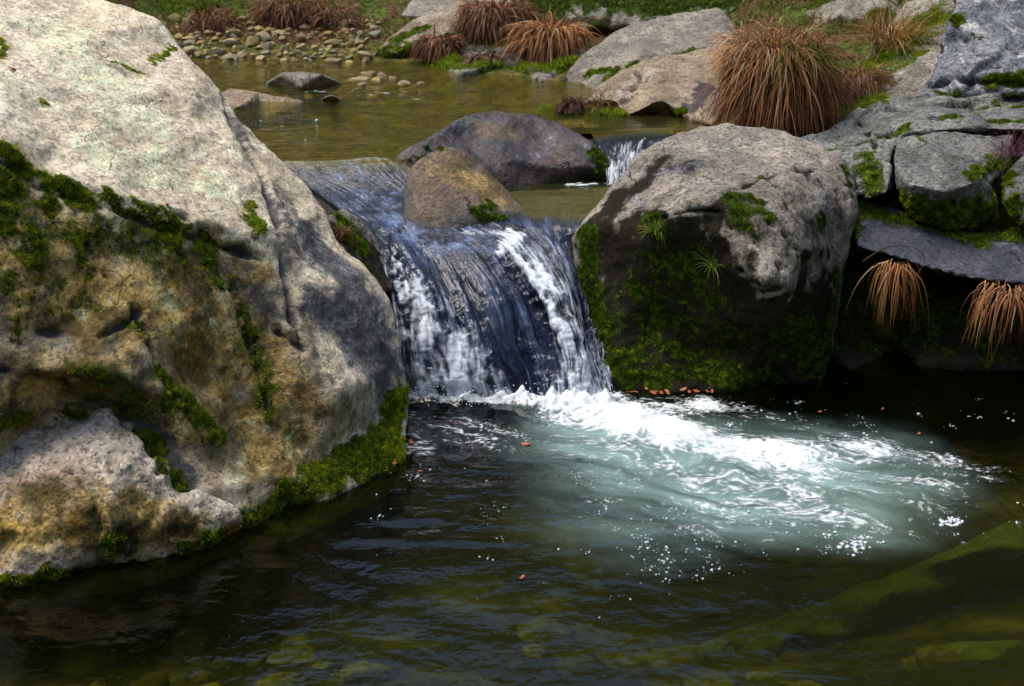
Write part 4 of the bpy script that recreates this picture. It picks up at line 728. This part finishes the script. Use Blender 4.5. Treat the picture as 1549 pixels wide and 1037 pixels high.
while len(it) < 295 and tries < 9000:
    tries += 1
    px = random.uniform(235, 580); py = random.uniform(32, 104)
    if px > 555 and py > 60: continue
    d = ray(px, py)
    yy = 10.0
    for _k in range(60):
        zt = tz(d.x / d.y * yy, yy); zr = CAM_Z + d.z / d.y * yy
        if zr <= zt: break
        yy += .05
    x = d.x / d.y * yy; r = random.choice([.022, .03, .04, .05, .06, .085]) * random.uniform(.8, 1.15)
    if any((x - a[0]) ** 2 + (yy - a[1]) ** 2 < (.72 * (r + a[3])) ** 2 for a in it): continue
    it.append((x, yy, tz(x, yy), r, .25))
scatter('river_pebble', 'rounded buff river pebble lying on the beach across the upper stream', 'pebble', 'pebbles on the far beach', PEB, it, [1, 2, 3, 4, 5, 6, 7])
it = []
for _ in range(16):
    c = PZ(random.uniform(515, 650), random.uniform(112, 130), UP - .01); it.append((c.x, c.y, UP - .02, random.uniform(.04, .075), .1))
for _ in range(12):
    c = PZ(random.uniform(430, 580), random.uniform(138, 150), UP - .03); it.append((c.x, c.y, UP - .05, random.uniform(.03, .06), .1))
scatter('shallow_pebble', 'small wet yellowish pebble half under water in the stream shallows', 'pebble', 'pebbles in the stream shallows', PEB, it, [11, 12, 13])
it = []
for _ in range(44):
    px, py = random.uniform(120, 1500), random.uniform(870, 1060)
    if px < 300 and py < 930: continue
    c = PZ(px, py, -.25); r = random.choice([.05, .1, .15, .2]); it.append((c.x, c.y, tz(c.x, c.y) - r * .25, r, .05))
scatter('submerged_stone', 'olive stone lying on the bed under the clear front of the pool', 'stone', 'stones on the pool bed', BED, it, [21, 22, 23, 24, 25])
for (pts_, inn, nm, lb, sd_) in [
    ([Z(1365, 1000, -.22), Z(1430, 975, -.18), Z(1549, 965, -.18), Z(1700, 970, -.2), Z(1700, 1100, -.3), Z(1450, 1080, -.35), Z(1380, 1040, -.3)], [Z(1500, 1000, -.12)], 'sunken_slab', 'yellow-olive rounded slab under water in the lower right corner', 93),
    ([Z(1040, 985, -.5), Z(1200, 925, -.42), Z(1350, 870, -.3), Z(1500, 800, -.2), Z(1640, 740, -.15), Z(1640, 830, -.25), Z(1480, 880, -.35), Z(1300, 960, -.45), Z(1120, 1020, -.55)], [Z(1350, 895, -.25), Z(1500, 825, -.14), Z(1200, 950, -.36)], 'sunken_ridge', 'long olive ridge of rock slanting under water at the pool right side', 95)]:
    rock(nm, lb, pts_, inn, .3, SUNK, voxel=.02, smooth=6, amp=(.03, .015, .004), seed=sd_, moss=[], cat='rock')

# ------------------------------------------------------------------ grass tussocks
DRY = tuft_mat('dry_grass', [(0, (.035, .013, .009)), (.3, (.15, .06, .035)), (.55, (.38, .16, .05)), (.8, (.56, .30, .10)), (1, (.62, .50, .34))], .6, .3)
GRN = tuft_mat('green_grass', [(0, (.02, .045, .005)), (.5, (.09, .16, .015)), (1, (.24, .30, .04))], .6, .35)
RUST = tuft_mat('rusty_grass', [(0, (.02, .010, .006)), (.4, (.10, .038, .018)), (.75, (.24, .10, .045)), (1, (.42, .25, .12))], .6, .3)
def blades(name, parent, base, n, L, r0, el, droop, wd, mat, az=(0, 2 * math.pi), seed=1, seg=8, zfun=None, zr=0.0, rnd0=.5, curl=.38, floor=None):
    r = np.random.default_rng(seed)
    a = r.uniform(az[0], az[1], n); rad = r0 * np.sqrt(r.random(n)); B = np.stack([np.cos(a) * rad, np.sin(a) * rad, r.uniform(-zr, zr, n)], 1) + np.array(base)
    a2 = a + r.normal(0, .35, n); e = np.clip(r.normal(el[0], el[1], n), -.3, 1.5); Ln = L * r.uniform(.55, 1.15, n)
    clump = np.floor(a2 * 5); ca = np.random.default_rng(seed + 1).normal(0, .12, 400)[(clump.astype(int)) % 400]; a2 = a2 + ca * 2.2
    kq = (clump.astype(int) * 7 + np.floor(e * 5).astype(int) * 13) % 400; qr = np.random.default_rng(seed + 2)
    e = e + qr.normal(0, .22, 400)[kq]; Ln = Ln * qr.uniform(.62, 1.2, 400)[kq]; Ln = np.where(r.random(n) < .12, Ln * .45, Ln)
    D = np.stack([np.cos(a2) * np.cos(e), np.sin(a2) * np.cos(e), np.sin(e)], 1)
    g = droop * r.uniform(.7, 1.3, n); pos = B.copy(); rows = []; side = np.stack([-np.sin(a2), np.cos(a2), r.normal(0, .4, n)], 1); side /= np.linalg.norm(side, axis=1)[:, None]
    cv = r.normal(0, curl, (n, 3))
    for j in range(seg + 1):
        w_ = wd * (1 - (j / seg) ** 1.6) * .5 + .0003
        rows.append(np.stack([pos - side * w_, pos + side * w_], 1))
        D = D + np.array([0, 0, -1]) * (g / seg)[:, None] + cv / seg; D /= np.linalg.norm(D, axis=1)[:, None]
        pos = pos + D * (Ln / seg)[:, None]
        if floor is not None:
            lo = floor; under = pos[:, 2] < lo; pos[under, 2] = lo + .01 * r.random(under.sum())
    R = np.stack(rows, 1); V = R.reshape(-1, 3); b0 = np.arange(n)[:, None] * (2 * (seg + 1)); j = np.arange(seg)[None] * 2
    F = np.stack([b0 + j, b0 + j + 1, b0 + j + 3, b0 + j + 2], 2).reshape(-1, 4)
    rv = np.clip(rnd0 + r.normal(0, .22, n), 0, 1)
    return mesh_np(name, V, F, mat, parent, {'rnd': np.repeat(rv, 2 * (seg + 1))}, smooth=False)
def stool(parent, c, r, h, mat=MOSSY):
    V = bv * np.array([r, r, h / 2]) * (1 + .15 * fbm(bv * 2.5, 3, 7))[:, None] + np.array(c) + np.array([0, 0, h / 2 - .03])
    mesh_np('root_mound', V, bf, mat, parent, {'dark': np.full(len(V), .9)})
# the big tussock
c = P(1172, 195, 7.0); c = np.array([c.x, c.y, 0.80])
T0 = tag(empty('grass_tussock', c), 'large shaggy dome-shaped brown grass tussock behind the dark-based boulder', 'grass tussock')
T0['_o'] = list(map(float, c)); stool(T0, c, .2, .50)
top = c + np.array([0, 0, .44])
for q_, (dx, dy, dz, n_, L_) in enumerate([(0, 0, 0, 1300, .46), (-.10, -.04, -.03, 800, .38), (.10, -.05, -.05, 800, .38), (.02, -.12, -.06, 900, .42), (0, .12, -.02, 500, .42), (-.07, -.10, .02, 500, .38), (.09, .02, .04, 500, .34)]):
    blades('dead_blades', T0, top + np.array([dx, dy, dz]), n_, L_, (.08), (.6, .45), 5.0, .0055, DRY, seed=30 + q_, zr=.05, rnd0=.36 + .05 * (q_ % 4), floor=.79, curl=.28)
blades('dead_blades', T0, top - np.array([0, 0, .14]), 2200, .36, .22, (.15, .35), 2.6, .006, DRY, seed=4, zr=.12, rnd0=.28, floor=.79, curl=.25)
blades('straw_blades', T0, top + np.array([-.06, 0, .02]), 1700, .24, .21, (.6, .45), 2.2, .005, DRY, seed=5, zr=.05, rnd0=.8, curl=.35)
blades('rusty_blades', T0, top, 1300, .28, .24, (.7, .4), 1.6, .005, RUST, seed=6, zr=.06, rnd0=.75, curl=.35)
blades('green_blades', T0, top + np.array([.06, -.10, .02]), 520, .28, .11, (.6, .45), 2.4, .005, GRN, seed=8, zr=.05, rnd0=.6, curl=.3)
def tuft(name, label, px, py, Yd, n, L, r0, el, droop, wd, mat, seed, green=0, hang=None, az=(0, 6.283), z=None, group=None, rnd0=.5, cat='grass tuft', fl_=None):
    p = P(px, py, Yd); t = tag(empty(name, p), label, cat, group)
    blades('dead_blades', t, p, n, L, r0, el, droop, wd, mat, seed=seed, zr=r0 * .3, az=az, rnd0=rnd0, floor=fl_)
    if green: blades('green_blades', t, p, green, L * .8, r0 * .8, (.9, .4), 1.3, wd, GRN, seed=seed + 50, zr=r0 * .2)
    return t
tuft('grass_tuft', 'rust-brown curtain of grass drooping off the far bank, leftmost of its bank', 665, 62, 10.15, 700, .26, .13, (.2, .3), 3.0, .010, RUST, 11, fl_=.8)
tuft('grass_tuft', 'wide rusty tuft hanging over the top of the mossy far bank', 752, 22, 10.4, 1500, .27, .26, (.4, .35), 2.8, .010, RUST, 12, fl_=.82)
tuft('grass_tuft', 'tangled tawny tuft on the far bank beside the grey-pink slab', 835, 50, 9.9, 1500, .28, .22, (.3, .35), 2.4, .009, DRY, 13, rnd0=.5, fl_=.8)
tuft('grass_tuft', 'small brown tuft dangling into the upper stream at the mossy far shore', 735, 88, 9.85, 350, .30, .10, (.2, .3), 3.0, .009, RUST, 14, fl_=.78)
tuft('grass_tuft', 'reddish tuft growing behind the pebble beach', 440, 16, 11.9, 1200, .22, .30, (.6, .3), 2.4, .011, RUST, 15, green=150)
tuft('grass_tuft', 'thin reddish tuft at the left end of the pebble beach', 320, 28, 11.6, 450, .2, .2, (.5, .4), 2.4, .010, RUST, 16)
tuft('grass_tuft', 'second reddish tuft behind the pebbles, just right of the larger one', 505, 20, 11.7, 400, .16, .2, (.6, .3), 2.4, .010, RUST, 17)
tuft('grass_tuft', 'dark brown mop of grass on the left of the tiny islet', 866, 160, 8.0, 700, .17, .06, (.7, .4), 3.4, .005, RUST, 18, rnd0=.3, fl_=.79)
tuft('grass_tuft', 'brown mop of grass on the right of the tiny islet', 908, 160, 8.0, 450, .15, .05, (.7, .4), 3.4, .005, RUST, 19, green=160, fl_=.79)
tuft('grass_tuft', 'spreading rusty litter tuft at the right foot of the big tussock', 1300, 118, 7.35, 600, .20, .15, (.3, .4), 2.4, .005, RUST, 20, rnd0=.5)
tuft('grass_tuft', 'sparse brown grass leaning from the mossy slope behind big tussock', 1345, 60, 7.95, 350, .28, .16, (.9, .3), 1.2, .005, DRY, 21, green=100)
tuft('hanging_tuft', 'straw tuft hanging from the dark slab over the black cavity, left one', 1352, 398, 5.64, 110, .27, .085, (-.4, .45), 4.2, .0045, DRY, 22, rnd0=.5, az=(3.3, 6.1))
tuft('hanging_tuft', 'straw tuft hanging over the black cavity at the right picture edge', 1525, 432, 5.5, 170, .25, .15, (-.4, .45), 4.2, .0045, DRY, 23, rnd0=.5, az=(3.3, 6.1))
tuft('grass_sprig', 'small bright green grass sprig on the front left of the dark-based boulder', 990, 350, 5.52, 6, .1, .02, (.8, .3), 1.5, .004, DRY, 24, green=130, cat='grass sprig')
tuft('grass_sprig', 'thin green sprig hanging on the shaded front of the dark-based boulder', 1078, 402, 5.42, 10, .14, .02, (.4, .4), 2.5, .004, DRY, 25, green=60, cat='grass sprig')
tuft('grass_sprig', 'rusty sprig on the wedged mossy stone beside the falls', 520, 350, 5.62, 70, .12, .03, (.5, .4), 2.6, .004, RUST, 26, cat='grass sprig')
tuft('heather_sprig', 'purplish twiggy sprig on the squarish block at the right edge', 1530, 232, 6.1, 160, .16, .06, (.8, .5), 1.0, .003, tuft_mat('heather', [(0, (.04, .015, .02)), (1, (.22, .10, .13))]), 27, cat='sprig')
# short growth on the far bank
def cover(name, n, poly, mat, L, seed, wd=.01, rnd0=.5):
    r = random.Random(seed); xs_, ys_ = [], []
    while len(xs_) < n:
        x = r.uniform(poly[0], poly[1]); y = r.uniform(poly[2], poly[3])
        if y < np.interp(x, XB, YB) + poly[4]: continue
        xs_.append(x); ys_.append(y)
    x = np.array(xs_); y = np.array(ys_); nm_ = fbm(np.stack([x * 1.3, y * 1.3, x * 0], 1), 3, seed); kk = nm_ > poly[5]; x = x[kk]; y = y[kk]; z = terrain(x, y); n = len(x)
    rr_ = np.random.default_rng(seed); d = rr_.normal(size=(n, 3)) * np.array([.8, .8, .3]) + np.array([0, 0, .55]); d /= np.linalg.norm(d, axis=1)[:, None]
    t = np.cross(d, rr_.normal(size=(n, 3))); t /= np.linalg.norm(t, axis=1)[:, None]; B = np.stack([x, y, z - .005], 1); L_ = (L * rr_.uniform(.4, 1.3, n))[:, None]
    V = np.stack([B - t * wd / 2, B + t * wd / 2, B + d * L_], 1).reshape(-1, 3)
    tag(mesh_np(name, V, np.arange(3 * n).reshape(-1, 3), mat, attrs={'rnd': np.repeat(np.clip(rnd0 + rr_.normal(0, .25, n), 0, 1), 3)}, smooth=False, origin=np.zeros(3)), kind='stuff')
cover('bank_grass', 60000, (-4, 3.4, 8, 14.5, 2.3, .0), GRN, .07, 5)
cover('bank_litter', 60000, (-4, 3.4, 6.5, 14.5, .5, -.3), RUST, .07, 6, .008, .45)

# ------------------------------------------------------------------ leaves, twig
k = NT('fallen_leaf'); LEAF = k.done(k.pr(k.mix(k.noise(k.obj(), 40, 3), (.20, .04, .015), (.45, .14, .05)), .6))
def leaf(name, px, py, z, size, label, tilt=.2, hitb=None, group='fallen leaves on the pool'):
    n = 7; xs_ = np.linspace(-1, 1, n); wv_ = np.sqrt(np.maximum(0, 1 - xs_ ** 2)) * .42
    V = np.concatenate([np.stack([xs_, wv_, .12 * xs_ ** 2], 1), np.stack([xs_, wv_ * 0, .12 * xs_ ** 2 - .08], 1), np.stack([xs_, -wv_, .12 * xs_ ** 2], 1)]) * size
    V = np.concatenate([V, V + np.array([0, 0, -.0008])]); F = []
    for r_ in (0, 1):
        for i in range(n - 1): a = r_ * n + i; F.append([a, a + 1, a + 1 + n, a + n]); F.append([a + 3 * n, a + 4 * n, a + 1 + 4 * n, a + 1 + 3 * n])
    o = mesh_np(name, V, F, LEAF, origin=np.zeros(3))
    if hitb is not None: o.location = Vector(hitb.hit(px, py)[0]) + Vector((0, 0, .01))
    else: o.location = PZ(px, py, z)
    o.rotation_euler = (random.gauss(0, tilt), random.gauss(0, tilt), random.uniform(0, 6)); tag(o, label, 'leaf', group); return o
for px, py, s in [(622, 668, .022), (795, 671, .022), (636, 712, .016), (690, 640, .012), (1290, 632, .016), (1335, 618, .014), (1240, 622, .014), (1390, 655, .012), (790, 872, .012)]:
    leaf('floating_leaf', px, py, .008, s, 'small orange-red leaf floating on the dark pool')
for px in np.linspace(955, 1075, 16):
    leaf('stranded_leaf', px + random.gauss(0, 5), 592 + random.gauss(0, 3), .02, random.uniform(.012, .02), 'red-brown leaf stranded at the waterline under the dark-based boulder', .25, group='leaves stranded at the boulder foot')
leaf('leaf_on_boulder', 18, 106, 0, .02, 'lone rusty leaf lying on top of the pale boulder at the left edge', hitb=LB, group=None)
leaf('leaf_in_moss', 254, 312, 0, .02, 'pinkish dry leaf caught in the moss on the pale boulder rim', hitb=LB, group=None)
leaf('leaf_at_corner', 597, 700, .02, .018, 'orange leaf at the mossy waterline corner of the pale boulder', group=None)
def tube(name, P_, r_, mat, label, cat):
    Pn = catmull(np.array([list(p) for p in P_]), np.linspace(0, 1, 14)); ns = 6; V = []; F = []
    for i, p in enumerate(Pn):
        d = Pn[min(i + 1, 13)] - Pn[max(i - 1, 0)]; d /= np.linalg.norm(d); a = np.cross(d, [0.3, .2, 1]); a /= np.linalg.norm(a); b = np.cross(d, a); rr_ = r_ * (1 - .6 * i / 13)
        for q_ in range(ns): V.append(p + rr_ * (a * math.cos(q_ * 6.283 / ns) + b * math.sin(q_ * 6.283 / ns)))
    for i in range(13):
        for q_ in range(ns): F.append([i * ns + q_, i * ns + (q_ + 1) % ns, (i + 1) * ns + (q_ + 1) % ns, (i + 1) * ns + q_])
    return tag(mesh_np(name, V, F, mat), label, cat)
k = NT('twig_bark'); BARK = k.done(k.pr(k.mix(k.noise(k.obj(), 60, 4), (.02, .014, .01), (.12, .08, .05)), .8))
tube('dead_twig', [Z(560, 103, .78), Z(535, 103, .80), Z(525, 98, .85), Z(519, 88, .95)], .012, BARK, 'bent dead twig sticking out of the upper stream near the pebbles', 'twig')
tube('bank_twig', [P(748, 76, 9.6), P(744, 85, 9.6), P(742, 100, 9.6), P(743, 122, 9.55)], .012, BARK, 'thin grey twig hanging from the mossy far bank into the stream', 'twig')
tube('curled_twig', [P(1305, 395, 5.6), P(1345, 372, 5.55), P(1385, 375, 5.52), P(1398, 395, 5.5), P(1380, 425, 5.5)], .003, BARK, 'thin curled twig above the left hanging straw tuft', 'twig')
